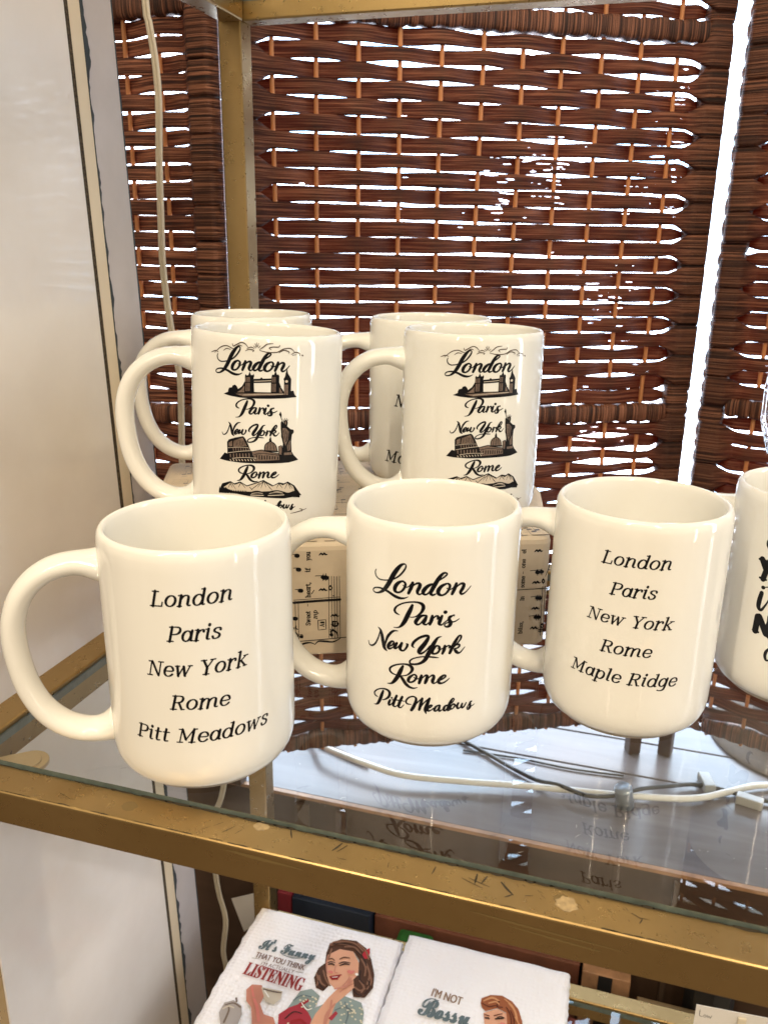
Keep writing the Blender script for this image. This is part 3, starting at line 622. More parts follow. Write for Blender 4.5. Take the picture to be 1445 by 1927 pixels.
ART_STROKE = [
  ('c',[(1.16,9.48,0.034),(2.06,9.55,0.034)]),
  ('c',[(0.55,8.69,0.022),(1.45,8.78,0.028),(2.71,8.83,0.028)]),
  ('k',[(0.38,8.56,0.034),(2.93,8.68,0.034)]),
  ('c',[(2.89,9.52,0.145),(2.91,9.52,0.145)]),
  ('k',[(2.89,9.52,0.078),(2.90,9.52,0.078)]),
  ('k',[(1.52,9.60,0.112),(1.55,9.68,0.067),(1.57,9.62,0.089)]),
  ('k',[(0.76,9.63,0.028),(0.76,8.95,0.028)]),
  ('k',[(0.84,9.63,0.028),(0.84,8.95,0.028)]),
  ('k',[(2.17,9.70,0.028),(2.18,8.99,0.028)]),
  ('k',[(2.23,9.70,0.028),(2.24,8.99,0.028)]),
  ('g',[(-0.01,5.65,0.050),(0.01,5.52,0.050)]),
  ('g',[(0.15,5.67,0.050),(0.16,5.54,0.050)]),
  ('g',[(0.30,5.68,0.050),(0.31,5.55,0.050)]),
  ('g',[(0.44,5.70,0.050),(0.46,5.57,0.050)]),
  ('g',[(0.59,5.71,0.050),(0.60,5.58,0.050)]),
  ('g',[(0.73,5.73,0.050),(0.74,5.60,0.050)]),
  ('g',[(0.87,5.74,0.050),(0.89,5.61,0.050)]),
  ('g',[(-0.19,5.31,0.067),(-0.17,5.15,0.067)]),
  ('g',[(0.01,5.34,0.067),(0.02,5.17,0.067)]),
  ('g',[(0.19,5.36,0.067),(0.21,5.19,0.067)]),
  ('g',[(0.38,5.38,0.067),(0.39,5.21,0.067)]),
  ('g',[(0.56,5.40,0.067),(0.57,5.23,0.067)]),
  ('g',[(0.73,5.41,0.067),(0.75,5.25,0.067)]),
  ('g',[(0.91,5.43,0.067),(0.92,5.26,0.067)]),
  ('c',[(-0.31,5.37,0.028),(0.40,5.53,0.028),(1.01,5.62,0.028)]),
  ('c',[(-0.34,5.65,0.022),(0.40,5.76,0.022),(0.87,5.78,0.022)]),
  ('c',[(-0.06,5.08,0.034),(0.63,5.20,0.028),(1.33,5.21,0.028)]),
  ('k',[(0.08,6.13,0.022),(0.12,5.82,0.028)]),
  ('k',[(0.17,6.13,0.022),(0.21,5.85,0.028)]),
  ('k',[(0.27,6.12,0.022),(0.30,5.84,0.028)]),
  ('k',[(0.36,6.16,0.022),(0.39,5.87,0.028)]),
  ('k',[(0.45,6.15,0.022),(0.48,5.86,0.028)]),
  ('k',[(0.54,6.15,0.022),(0.57,5.89,0.028)]),
  ('k',[(0.62,6.19,0.022),(0.66,5.87,0.028)]),
  ('k',[(0.71,6.18,0.022),(0.75,5.90,0.028)]),
  ('c',[(-0.19,5.00,0.045),(-0.14,4.93,0.045)]),
  ('c',[(-0.01,5.02,0.045),(0.04,4.95,0.045)]),
  ('c',[(0.17,5.04,0.045),(0.22,4.97,0.045)]),
  ('c',[(0.34,5.06,0.045),(0.39,4.99,0.045)]),
  ('c',[(0.51,5.08,0.045),(0.56,5.01,0.045)]),
  ('c',[(0.68,5.09,0.045),(0.73,5.02,0.045)]),
  ('c',[(0.85,5.11,0.045),(0.89,5.04,0.045)]),
  ('c',[(1.01,5.12,0.045),(1.05,5.05,0.045)]),
  ('c',[(1.17,5.13,0.045),(1.22,5.06,0.045)]),
  ('k',[(1.33,5.36,0.061),(1.33,5.16,0.061)]),
  ('k',[(1.48,5.36,0.061),(1.48,5.17,0.061)]),
  ('k',[(1.62,5.36,0.061),(1.62,5.17,0.061)]),
  ('k',[(1.76,5.35,0.061),(1.77,5.18,0.061)]),
  ('k',[(1.91,5.35,0.061),(1.91,5.18,0.061)]),
  ('k',[(2.05,5.34,0.061),(2.05,5.18,0.061)]),
  ('k',[(2.20,5.33,0.061),(2.20,5.19,0.061)]),
  ('k',[(2.34,5.32,0.061),(2.34,5.19,0.061)]),
  ('k',[(2.49,5.31,0.061),(2.49,5.18,0.061)]),
  ('k',[(1.06,5.56,0.045),(1.59,5.69,0.045),(1.81,5.63,0.045),(2.56,5.49,0.045)]),
  ('k',[(1.17,5.41,0.034),(1.70,5.50,0.034),(2.56,5.40,0.034)]),
  ('k',[(1.75,5.66,0.045),(1.78,5.94,0.050),(1.91,6.11,0.050),(2.08,6.17,0.050),(2.25,6.10,0.050),(2.39,5.92,0.050),(2.45,5.64,0.045)]),
  ('k',[(1.96,6.10,0.028),(1.91,5.70,0.028)]),
  ('k',[(2.08,6.10,0.028),(2.08,5.70,0.028)]),
  ('k',[(2.22,6.10,0.028),(2.28,5.70,0.028)]),
  ('k',[(1.74,5.65,0.078),(2.48,5.62,0.078)]),
  ('k',[(2.52,5.88,0.039),(2.71,5.93,0.039),(2.72,5.45,0.039)]),
  ('k',[(2.54,5.89,0.039),(2.56,5.45,0.039)]),
  ('k',[(2.79,7.33,0.034),(2.76,7.45,0.017)]),
  ('k',[(2.86,7.37,0.034),(2.85,7.50,0.017)]),
  ('k',[(2.93,7.39,0.034),(2.96,7.49,0.017)]),
  ('k',[(2.99,7.35,0.034),(3.04,7.43,0.017)]),
  ('k',[(2.78,6.87,0.028),(2.85,6.54,0.028),(2.91,6.16,0.028)]),
  ('k',[(2.87,6.87,0.028),(2.96,6.54,0.028),(2.94,6.16,0.028)]),
  ('k',[(3.00,6.76,0.028),(3.02,6.48,0.028),(2.98,6.21,0.028)]),
  ('k',[(3.07,6.15,0.028),(3.11,5.71,0.028)]),
  ('g',[(2.89,7.28,0.067),(2.90,7.17,0.067)]),
  ('k',[(-0.13,3.67,0.045),(-0.23,3.51,0.034),(-0.32,3.33,0.017)]),
  ('k',[(-0.18,3.60,0.045),(-0.12,3.50,0.034),(-0.05,3.37,0.017)]),
  ('k',[(-0.09,3.62,0.045),(0.03,3.48,0.034),(0.15,3.31,0.017)]),
  ('k',[(0.45,3.71,0.045),(0.38,3.58,0.034),(0.31,3.44,0.017)]),
  ('k',[(0.49,3.69,0.045),(0.61,3.57,0.034),(0.72,3.43,0.017)]),
  ('k',[(1.72,3.88,0.045),(1.56,3.72,0.034),(1.40,3.53,0.017)]),
  ('k',[(1.72,3.88,0.045),(1.66,3.70,0.034),(1.59,3.48,0.017)]),
  ('k',[(1.75,3.88,0.045),(1.81,3.73,0.034),(1.86,3.55,0.017)]),
  ('k',[(1.78,3.88,0.045),(1.94,3.71,0.034),(2.11,3.49,0.017)]),
  ('k',[(1.80,3.86,0.045),(2.02,3.73,0.034),(2.24,3.58,0.017)]),
  ('k',[(1.51,3.76,0.045),(1.32,3.61,0.034),(1.13,3.43,0.017)]),
  ('k',[(2.59,3.74,0.045),(2.52,3.63,0.034),(2.46,3.49,0.017)]),
  ('k',[(2.62,3.71,0.045),(2.70,3.61,0.034),(2.79,3.48,0.017)]),
  ('k',[(3.09,3.77,0.045),(3.01,3.62,0.034),(2.93,3.44,0.017)]),
  ('k',[(3.12,3.77,0.045),(3.18,3.61,0.034),(3.25,3.42,0.017)]),
  ('k',[(3.18,3.71,0.045),(3.28,3.58,0.034),(3.39,3.41,0.017)]),
  ('k',[(-0.50,3.33,0.045),(-0.40,3.27,0.034),(-0.31,3.19,0.017)]),
  ('k',[(1.30,3.58,0.045),(1.16,3.47,0.034),(1.03,3.34,0.017)]),
  ('k',[(0.97,3.50,0.045),(1.05,3.43,0.034),(1.13,3.35,0.017)]),
  ('k',[(2.05,3.55,0.045),(2.13,3.47,0.034),(2.22,3.38,0.017)]),
  ('k',[(-0.90,3.31,0.022),(-0.90,3.14,0.078),(-0.90,2.99,0.112)]),
  ('k',[(-0.81,3.25,0.022),(-0.81,3.12,0.078),(-0.81,3.01,0.112)]),
  ('k',[(-0.72,3.18,0.022),(-0.72,3.10,0.078),(-0.72,3.02,0.112)]),
  ('k',[(-0.64,3.35,0.022),(-0.64,3.18,0.078),(-0.64,3.03,0.112)]),
  ('k',[(-0.55,3.28,0.022),(-0.55,3.15,0.078),(-0.55,3.04,0.112)]),
  ('k',[(-0.47,3.21,0.022),(-0.47,3.13,0.078),(-0.47,3.05,0.112)]),
  ('k',[(-0.38,3.22,0.022),(-0.38,3.14,0.078),(-0.38,3.06,0.112)]),
  ('k',[(-0.30,3.22,0.022),(-0.30,3.15,0.078),(-0.30,3.07,0.112)]),
  ('k',[(-0.18,3.24,0.022),(-0.18,3.16,0.078),(-0.18,3.08,0.112)]),
  ('k',[(-0.07,3.25,0.022),(-0.07,3.17,0.078),(-0.07,3.09,0.112)]),
  ('k',[(0.04,3.25,0.022),(0.04,3.18,0.078),(0.04,3.10,0.112)]),
  ('k',[(0.14,3.26,0.022),(0.14,3.19,0.078),(0.14,3.10,0.112)]),
  ('k',[(0.25,3.27,0.022),(0.25,3.19,0.078),(0.25,3.11,0.112)]),
  ('k',[(0.35,3.28,0.022),(0.35,3.20,0.078),(0.35,3.12,0.112)]),
  ('k',[(0.46,3.28,0.022),(0.46,3.21,0.078),(0.46,3.12,0.112)]),
  ('k',[(0.56,3.29,0.022),(0.56,3.21,0.078),(0.56,3.13,0.112)]),
  ('k',[(0.66,3.29,0.022),(0.66,3.21,0.078),(0.66,3.13,0.112)]),
  ('k',[(0.76,3.29,0.022),(0.76,3.22,0.078),(0.76,3.13,0.112)]),
  ('k',[(3.16,3.17,0.022),(3.17,3.09,0.078),(3.17,3.01,0.112)]),
  ('k',[(3.24,3.16,0.022),(3.24,3.08,0.078),(3.24,3.00,0.112)]),
  ('k',[(3.32,3.15,0.022),(3.32,3.07,0.078),(3.32,2.99,0.112)]),
  ('k',[(3.39,3.30,0.022),(3.39,3.13,0.078),(3.40,2.98,0.112)]),
  ('k',[(3.47,3.21,0.022),(3.47,3.08,0.078),(3.47,2.96,0.112)]),
  ('k',[(3.55,3.11,0.022),(3.55,3.04,0.078),(3.55,2.95,0.112)]),
  ('k',[(3.62,3.26,0.022),(3.63,3.09,0.078),(3.63,2.94,0.112)]),
  ('k',[(3.70,3.17,0.022),(3.71,3.05,0.078),(3.71,2.93,0.112)]),
  ('k',[(3.79,3.08,0.022),(3.79,3.00,0.078),(3.79,2.91,0.112)]),
  ('k',[(0.97,3.17,0.050),(1.19,3.27,0.067),(1.46,3.30,0.067),(1.79,3.21,0.050)]),
  ('k',[(1.90,3.20,0.050),(2.16,3.31,0.067),(2.54,3.34,0.067),(2.99,3.21,0.050)]),
  ('c',[(1.03,3.06,0.045),(1.73,3.07,0.045)]),
  ('c',[(2.00,3.07,0.045),(2.88,3.09,0.045)]),
  ('c',[(1.08,3.15,0.028),(1.41,3.21,0.028),(1.68,3.18,0.028)]),
  ('c',[(2.06,3.19,0.028),(2.44,3.25,0.028),(2.82,3.19,0.028)]),
  ('o',[(-1.47,10.82,0.028),(-1.29,10.89,0.050),(-1.15,10.93,0.050),(-0.97,10.87,0.028)]),
  ('o',[(-1.22,10.82,0.028),(-0.81,11.15,0.050),(-0.43,11.26,0.050),(-0.13,11.16,0.050),(-0.02,11.14,0.028)]),
  ('o',[(-0.62,10.99,0.028),(-0.43,11.11,0.050),(-0.19,11.08,0.028)]),
  ('o',[(-0.08,11.40,0.028),(-0.02,11.27,0.050),(0.15,11.36,0.050),(0.42,11.50,0.050),(0.64,11.45,0.050),(0.80,11.28,0.028)]),
  ('o',[(0.15,11.26,0.028),(0.32,11.35,0.050),(0.48,11.31,0.028)]),
  ('o',[(0.67,11.07,0.028),(0.85,11.16,0.050),(1.12,11.13,0.050),(1.06,11.05,0.028)]),
  ('o',[(0.75,11.20,0.028),(0.96,11.29,0.050),(1.14,11.23,0.028)]),
  ('o',[(1.11,11.36,0.028),(1.22,11.26,0.028)]),
  ('o',[(1.19,11.49,0.028),(1.24,11.31,0.028)]),
  ('o',[(1.27,11.54,0.028),(1.28,11.31,0.028)]),
  ('o',[(1.37,11.50,0.028),(1.32,11.32,0.028)]),
  ('o',[(1.47,11.38,0.028),(1.37,11.27,0.028)]),
  ('o',[(1.43,11.19,0.028),(1.63,11.33,0.050),(1.83,11.49,0.050),(2.14,11.53,0.028)]),
  ('o',[(1.43,11.14,0.028),(1.84,11.06,0.050),(2.35,11.08,0.050),(2.71,11.26,0.050),(3.09,11.29,0.050),(3.31,11.11,0.028)]),
  ('o',[(2.04,11.20,0.028),(1.94,11.29,0.050),(2.14,11.35,0.050),(2.45,11.36,0.050),(2.49,11.46,0.028)]),
  ('o',[(2.46,11.05,0.028),(2.72,11.19,0.050),(3.01,11.11,0.050),(2.99,11.04,0.028)]),
  ('o',[(3.15,10.98,0.028),(3.37,11.09,0.050),(3.60,11.03,0.050),(3.63,10.90,0.028)]),
  ('o',[(3.21,10.93,0.028),(3.43,10.96,0.028)]),
  ('o',[(3.31,1.95,0.028),(3.79,2.01,0.050),(4.31,2.12,0.028)]),
  ('o',[(3.85,2.18,0.028),(4.04,2.10,0.050),(3.98,1.99,0.028)]),
  ('o',[(3.77,10.93,0.073),(3.81,10.90,0.073)]),
]
TOWEL_ONE_FILL = [
  ('hair',[(-13.34,21.83),(-13.38,22.83),(-12.51,23.62),(-11.10,23.86),(-9.94,23.31),(-9.10,22.19),(-8.34,20.71),(-8.03,19.33),(-8.41,18.14),(-9.40,17.91),(-10.07,19.41),(-9.85,20.61),(-10.18,21.85),(-10.99,22.58),(-12.23,22.38),(-12.83,21.79),(-12.82,20.81),(-12.43,19.41),(-11.77,18.51),(-12.09,17.68),(-12.84,17.81),(-13.36,18.74),(-13.39,19.86),(-13.02,20.56)]),
  ('skin',[(-13.09,21.51),(-12.26,22.47),(-10.99,22.58),(-10.07,21.49),(-9.73,20.27),(-10.07,19.41),(-10.60,18.70),(-11.21,18.23),(-11.90,18.65),(-12.43,19.41),(-12.84,20.42)]),
  ('blouse',[(-14.48,14.83),(-14.03,17.07),(-13.15,17.62),(-12.18,17.12),(-12.17,15.90),(-11.18,16.91),(-10.12,17.78),(-8.53,17.58),(-8.02,16.71),(-7.68,15.00),(-14.52,12.83)]),
  ('skin',[(-11.44,17.18),(-11.12,17.99),(-10.57,19.07),(-10.51,20.02),(-10.07,19.88),(-9.63,18.82),(-10.12,17.78),(-10.66,16.73),(-10.44,14.12),(-12.02,13.62),(-11.93,15.30)]),
  ('apron',[(-14.32,12.90),(-14.89,14.37),(-14.34,15.22),(-13.55,15.90),(-12.53,15.28),(-12.03,14.77),(-11.95,13.64)]),
  ('apron',[(-13.68,15.86),(-13.12,16.56),(-12.85,16.38),(-13.32,15.71)]),
  ('apron',[(-10.72,15.27),(-10.37,16.14),(-10.11,15.96),(-10.37,15.13)]),
  ('skin2',[(-18.59,15.80),(-18.33,16.43),(-17.46,16.61),(-16.79,15.66),(-16.78,14.79),(-16.09,13.98),(-15.16,13.94),(-14.38,12.88),(-16.35,12.25),(-17.38,14.26),(-18.08,14.73)]),
  ('cup',[(-17.46,16.43),(-15.47,16.58),(-15.32,15.77),(-15.68,15.10),(-16.49,15.19)]),
  ('pot',[(-19.79,12.98),(-19.77,14.02),(-19.14,14.48),(-18.26,14.15),(-17.84,13.43),(-17.74,12.30),(-19.06,11.88)]),
  ('flower',[(-10.07,22.47),(-10.00,22.99),(-9.62,23.42),(-9.47,22.86),(-9.44,22.18),(-9.78,22.07)]),
  ('lip',[(-12.14,19.28),(-11.63,19.38),(-11.19,19.71),(-11.31,19.17),(-11.79,18.98)]),
]
TOWEL_ONE_STROKE = [
  ('dark',[(-12.64,20.48,0.130),(-12.40,20.62,0.182),(-12.10,20.56,0.104)]),
  ('dark',[(-11.61,20.66,0.104),(-11.24,20.97,0.182),(-10.81,21.01,0.104)]),
  ('hair',[(-12.85,20.96,0.078),(-12.60,21.17,0.130),(-12.27,21.06,0.078)]),
  ('hair',[(-11.88,21.31,0.078),(-11.56,21.64,0.143),(-11.03,21.73,0.078)]),
  ('skin2',[(-11.96,20.51,0.091),(-11.84,19.88,0.117),(-11.55,19.84,0.091)]),
  ('white',[(-9.87,20.22,0.260),(-9.82,20.20,0.260)]),
  ('shade',[(-17.14,16.26,0.130),(-16.20,16.29,0.156),(-15.54,16.38,0.130)]),
  ('shade',[(-19.59,13.81,0.130),(-18.99,14.18,0.130),(-18.26,13.98,0.130)]),
  ('shade',[(-19.01,14.69,0.182),(-18.82,14.40,0.156)]),
  ('shade',[(-18.94,12.25,0.182),(-19.06,13.38,0.156),(-19.35,13.80,0.104)]),
  ('hairl',[(-13.13,22.60,0.130),(-12.25,23.35,0.182),(-11.13,23.45,0.156),(-10.12,22.86,0.130)]),
  ('hairl',[(-9.36,21.53,0.182),(-8.74,20.58,0.182),(-8.63,19.51,0.156)]),
  ('hairl',[(-9.37,19.64,0.156),(-8.80,19.09,0.182),(-8.85,18.53,0.130)]),
  ('hairl',[(-13.00,19.04,0.156),(-12.61,18.43,0.182),(-12.13,18.21,0.130)]),
  ('hairl',[(-12.90,22.88,0.104),(-11.98,23.07,0.130),(-11.15,23.03,0.104)]),
  ('skin2',[(-10.66,16.73,0.130),(-10.99,15.60,0.182),(-10.81,14.33,0.156)]),
  ('skin2',[(-10.68,18.49,0.104),(-10.42,19.30,0.130),(-10.35,19.79,0.104)]),
  ('skin2',[(-18.16,15.40,0.130),(-17.54,15.42,0.156),(-17.35,16.02,0.130)]),
  ('skin2',[(-18.39,15.87,0.117),(-17.80,15.96,0.117),(-17.42,16.35,0.117)]),
  ('rule',[(-19.57,19.02,0.065),(-18.94,19.10,0.065)]),
  ('rule',[(-15.15,18.83,0.065),(-14.53,18.89,0.065)]),
  ('teal',[(-17.13,20.23,0.065),(-16.10,20.12,0.091),(-15.37,20.35,0.065)]),
  ('dot',[(-13.78,13.76,0.143),(-13.74,13.77,0.143)]),
  ('dot',[(-8.27,16.92,0.143),(-8.22,16.93,0.143)]),
  ('dot',[(-9.24,16.58,0.143),(-9.20,16.60,0.143)]),
  ('dot',[(-9.58,16.03,0.143),(-9.54,16.04,0.143)]),
  ('dot',[(-9.06,16.65,0.143),(-9.02,16.67,0.143)]),
  ('dot',[(-9.47,14.97,0.143),(-9.43,14.98,0.143)]),
  ('dot',[(-9.44,14.81,0.143),(-9.40,14.83,0.143)]),
  ('dot',[(-8.49,16.98,0.143),(-8.45,16.99,0.143)]),
  ('dot',[(-8.51,14.85,0.143),(-8.47,14.86,0.143)]),
  ('dot',[(-8.51,14.95,0.143),(-8.47,14.96,0.143)]),
  ('dot',[(-8.71,16.39,0.143),(-8.67,16.40,0.143)]),
  ('dot',[(-9.15,16.23,0.143),(-9.11,16.25,0.143)]),
  ('dot',[(-8.52,14.85,0.143),(-8.48,14.86,0.143)]),
  ('dot',[(-13.37,14.03,0.143),(-13.33,14.04,0.143)]),
  ('dot',[(-10.15,16.87,0.143),(-10.11,16.88,0.143)]),
  ('dot',[(-8.37,14.93,0.143),(-8.33,14.94,0.143)]),
  ('dot',[(-13.26,15.58,0.143),(-13.22,15.59,0.143)]),
  ('hairl',[(-13.28,22.56,0.156),(-12.97,23.06,0.156),(-12.11,23.44,0.156)]),
  ('hairl',[(-11.89,22.80,0.156),(-10.97,22.99,0.156),(-10.22,22.43,0.156)]),
  ('hairl',[(-10.83,23.54,0.156),(-9.90,22.93,0.156),(-9.31,22.12,0.156)]),
  ('hairl',[(-9.97,21.92,0.156),(-9.32,21.15,0.156),(-9.11,20.28,0.156)]),
  ('hairl',[(-8.74,20.58,0.156),(-8.33,19.78,0.156),(-8.47,19.01,0.156)]),
  ('hairl',[(-9.56,18.84,0.156),(-9.04,18.65,0.156),(-8.68,18.95,0.156)]),
  ('hairl',[(-13.28,19.14,0.156),(-12.88,18.52,0.156),(-12.83,17.99,0.156)]),
  ('hairl',[(-12.84,19.66,0.156),(-12.31,18.89,0.156),(-11.71,18.34,0.156)]),
  ('hairl',[(-12.96,22.15,0.156),(-12.91,21.57,0.156),(-12.86,20.99,0.156)]),
  ('dark',[(-10.70,22.67,0.104),(-9.88,22.14,0.104),(-9.30,21.35,0.104)]),
  ('dark',[(-9.63,20.67,0.104),(-9.42,19.80,0.104),(-8.91,19.42,0.104)]),
  ('dark',[(-8.66,19.86,0.104),(-8.31,19.24,0.104),(-8.52,18.46,0.104)]),
  ('dark',[(-12.88,18.52,0.104),(-12.35,17.96,0.104),(-12.01,17.89,0.104)]),
  ('dark',[(-9.65,18.64,0.104),(-9.21,18.24,0.104),(-8.74,18.21,0.104)]),
  ('dark',[(-13.02,22.74,0.104),(-12.31,23.07,0.104),(-11.36,23.17,0.104)]),
  ('flush',[(-10.60,20.27,0.337),(-10.36,20.25,0.389),(-10.22,20.39,0.260)]),
  ('flush',[(-12.26,19.74,0.260),(-12.06,19.71,0.285)]),
  ('skin2',[(-10.00,19.44,0.130),(-10.43,18.66,0.182),(-11.18,18.15,0.156)]),
  ('skin2',[(-13.02,21.34,0.078),(-12.81,20.43,0.130),(-12.38,19.42,0.104)]),
  ('dark',[(-12.74,20.59,0.091),(-12.54,20.79,0.117),(-12.14,20.80,0.078)]),
  ('dark',[(-11.75,20.82,0.091),(-11.37,21.12,0.130),(-10.80,21.18,0.078)]),
  ('lip',[(-12.04,19.22,0.117),(-11.64,19.43,0.156),(-11.14,19.71,0.104)]),
  ('white',[(-11.80,19.22,0.065),(-11.40,19.40,0.065)]),
  ('skin2',[(-10.40,18.58,0.091),(-10.21,19.37,0.104),(-10.18,19.75,0.078)]),
  ('skin2',[(-10.64,17.96,0.091),(-10.26,18.62,0.104),(-9.82,19.13,0.078)]),
  ('skin2',[(-11.04,16.95,0.156),(-10.84,15.99,0.182),(-10.74,14.52,0.156)]),
  ('flush',[(-18.18,16.11,0.130),(-17.61,15.22,0.208),(-16.91,14.40,0.260),(-16.23,13.27,0.285)]),
  ('skin2',[(-17.81,15.16,0.117),(-17.30,15.24,0.117),(-17.06,15.57,0.117)]),
  ('skin2',[(-15.76,13.59,0.182),(-15.16,13.61,0.182)]),
  ('shade',[(-13.38,15.87,0.078),(-12.65,15.58,0.078)]),
  ('dark',[(-14.16,14.09,0.104),(-13.74,14.90,0.104),(-13.01,14.96,0.078)]),
  ('lip',[(-13.50,13.97,0.311),(-12.90,14.33,0.260),(-12.38,14.16,0.208)]),
  ('teal',[(-14.19,15.96,0.104),(-13.70,16.64,0.104),(-12.81,16.75,0.104)]),
  ('teal',[(-10.43,16.11,0.104),(-9.73,16.68,0.104),(-8.89,16.43,0.104)]),
  ('teal',[(-9.89,17.14,0.091),(-9.25,16.15,0.104),(-9.15,15.02,0.104)]),
  ('white',[(-13.41,15.94,0.078),(-12.76,15.46,0.104),(-12.38,15.67,0.078)]),
  ('cup',[(-19.60,13.38,0.130),(-19.24,13.75,0.156),(-18.76,13.73,0.104)]),
  ('white',[(-17.00,16.13,0.104),(-16.37,15.62,0.104)]),
  ('dot',[(-13.52,16.62,0.156),(-13.47,16.62,0.156)]),
  ('dot',[(-13.20,16.34,0.156),(-13.15,16.34,0.156)]),
  ('dot',[(-9.67,17.00,0.156),(-9.62,17.00,0.156)]),
  ('dot',[(-9.42,16.45,0.156),(-9.37,16.44,0.156)]),
  ('dot',[(-9.94,16.55,0.156),(-9.90,16.55,0.156)]),
  ('dot',[(-9.24,16.98,0.156),(-9.19,16.98,0.156)]),
  ('dot',[(-9.47,17.33,0.156),(-9.43,17.33,0.156)]),
  ('dot',[(-8.17,16.43,0.156),(-8.13,16.43,0.156)]),
  ('dot',[(-12.74,16.75,0.156),(-12.69,16.75,0.156)]),
  ('dot',[(-9.83,16.75,0.156),(-9.78,16.74,0.156)]),
  ('dot',[(-9.67,15.35,0.156),(-9.62,15.35,0.156)]),
  ('dot',[(-8.96,16.60,0.156),(-8.92,16.60,0.156)]),
  ('dot',[(-12.48,16.71,0.156),(-12.43,16.71,0.156)]),
  ('dot',[(-8.85,16.45,0.156),(-8.80,16.45,0.156)]),
  ('dot',[(-9.75,15.86,0.156),(-9.71,15.86,0.156)]),
  ('dot',[(-7.92,15.68,0.156),(-7.88,15.68,0.156)]),
  ('dot',[(-13.66,16.15,0.156),(-13.61,16.15,0.156)]),
  ('dot',[(-8.06,15.12,0.156),(-8.02,15.12,0.156)]),
  ('dot',[(-13.33,16.12,0.156),(-13.28,16.12,0.156)]),
  ('dot',[(-8.04,15.81,0.156),(-7.99,15.81,0.156)]),
  ('dot',[(-8.34,15.20,0.156),(-8.29,15.20,0.156)]),
  ('dot',[(-8.50,15.18,0.156),(-8.46,15.18,0.156)]),
  ('dot',[(-12.83,16.31,0.156),(-12.78,16.31,0.156)]),
  ('dot',[(-12.36,16.61,0.156),(-12.31,16.61,0.156)]),
  ('dot',[(-12.19,16.22,0.156),(-12.14,16.22,0.156)]),
  ('dot',[(-9.25,15.08,0.156),(-9.21,15.08,0.156)]),
  ('dot',[(-10.24,16.99,0.156),(-10.20,16.99,0.156)]),
  ('dot',[(-8.74,14.84,0.156),(-8.70,14.84,0.156)]),
  ('dot',[(-8.90,16.58,0.156),(-8.85,16.57,0.156)]),
  ('dot',[(-12.53,16.32,0.156),(-12.49,16.32,0.156)]),
  ('dot',[(-12.62,15.85,0.156),(-12.58,15.85,0.156)]),
  ('dot',[(-8.95,16.32,0.156),(-8.90,16.32,0.156)]),
  ('dot',[(-8.84,15.96,0.156),(-8.80,15.96,0.156)]),
  ('dot',[(-8.49,15.79,0.156),(-8.45,15.78,0.156)]),
]
TOWEL_TWO_FILL = [
  ('hair2',[(1.34,20.53),(1.38,21.07),(2.02,21.59),(3.00,21.84),(3.91,21.52),(4.58,20.87),(5.01,19.83),(5.19,19.06),(3.93,18.66),(3.61,20.22),(2.79,20.47),(1.89,19.85),(1.56,20.08)]),
  ('skin',[(1.76,19.63),(2.80,20.39),(3.63,20.14),(3.95,18.67),(2.14,18.10)]),
]
TOWEL_TWO_STROKE = [
  ('dark',[(1.98,19.20,0.104),(2.30,19.17,0.143)]),
  ('dark',[(2.84,19.31,0.130),(3.43,19.56,0.156)]),
  ('hair2d',[(1.85,19.46,0.078),(2.25,19.45,0.117)]),
  ('hair2d',[(2.68,19.59,0.117),(3.30,19.99,0.078)]),
  ('hair2l',[(1.58,20.78,0.130),(2.21,21.30,0.208),(2.82,21.17,0.156)]),
  ('hair2d',[(2.83,21.09,0.156),(2.77,20.55,0.156),(3.20,20.60,0.130)]),
  ('hair2l',[(3.68,21.18,0.130),(4.27,20.60,0.182),(4.61,19.70,0.156)]),
  ('hair2d',[(3.93,20.49,0.104),(4.32,19.77,0.130),(4.43,18.99,0.104)]),
  ('flush',[(3.45,19.00,0.337),(3.59,19.02,0.311)]),
  ('dark',[(2.95,19.48,0.091),(3.23,19.66,0.104),(3.56,19.63,0.065)]),
  ('dark',[(2.03,19.11,0.104),(2.23,19.25,0.104)]),
  ('hair2l',[(2.03,20.66,0.130),(2.55,21.00,0.156),(2.87,20.84,0.130)]),
  ('hair2d',[(1.49,20.49,0.104),(2.09,20.34,0.130),(2.62,20.62,0.104)]),
  ('hair2l',[(3.27,21.49,0.104),(3.99,21.02,0.130),(4.45,20.32,0.104)]),
  ('hair2d',[(3.54,20.71,0.104),(4.00,20.01,0.117),(4.21,19.08,0.104)]),
  ('hair2l',[(4.43,19.97,0.130),(4.88,19.29,0.130)]),
]
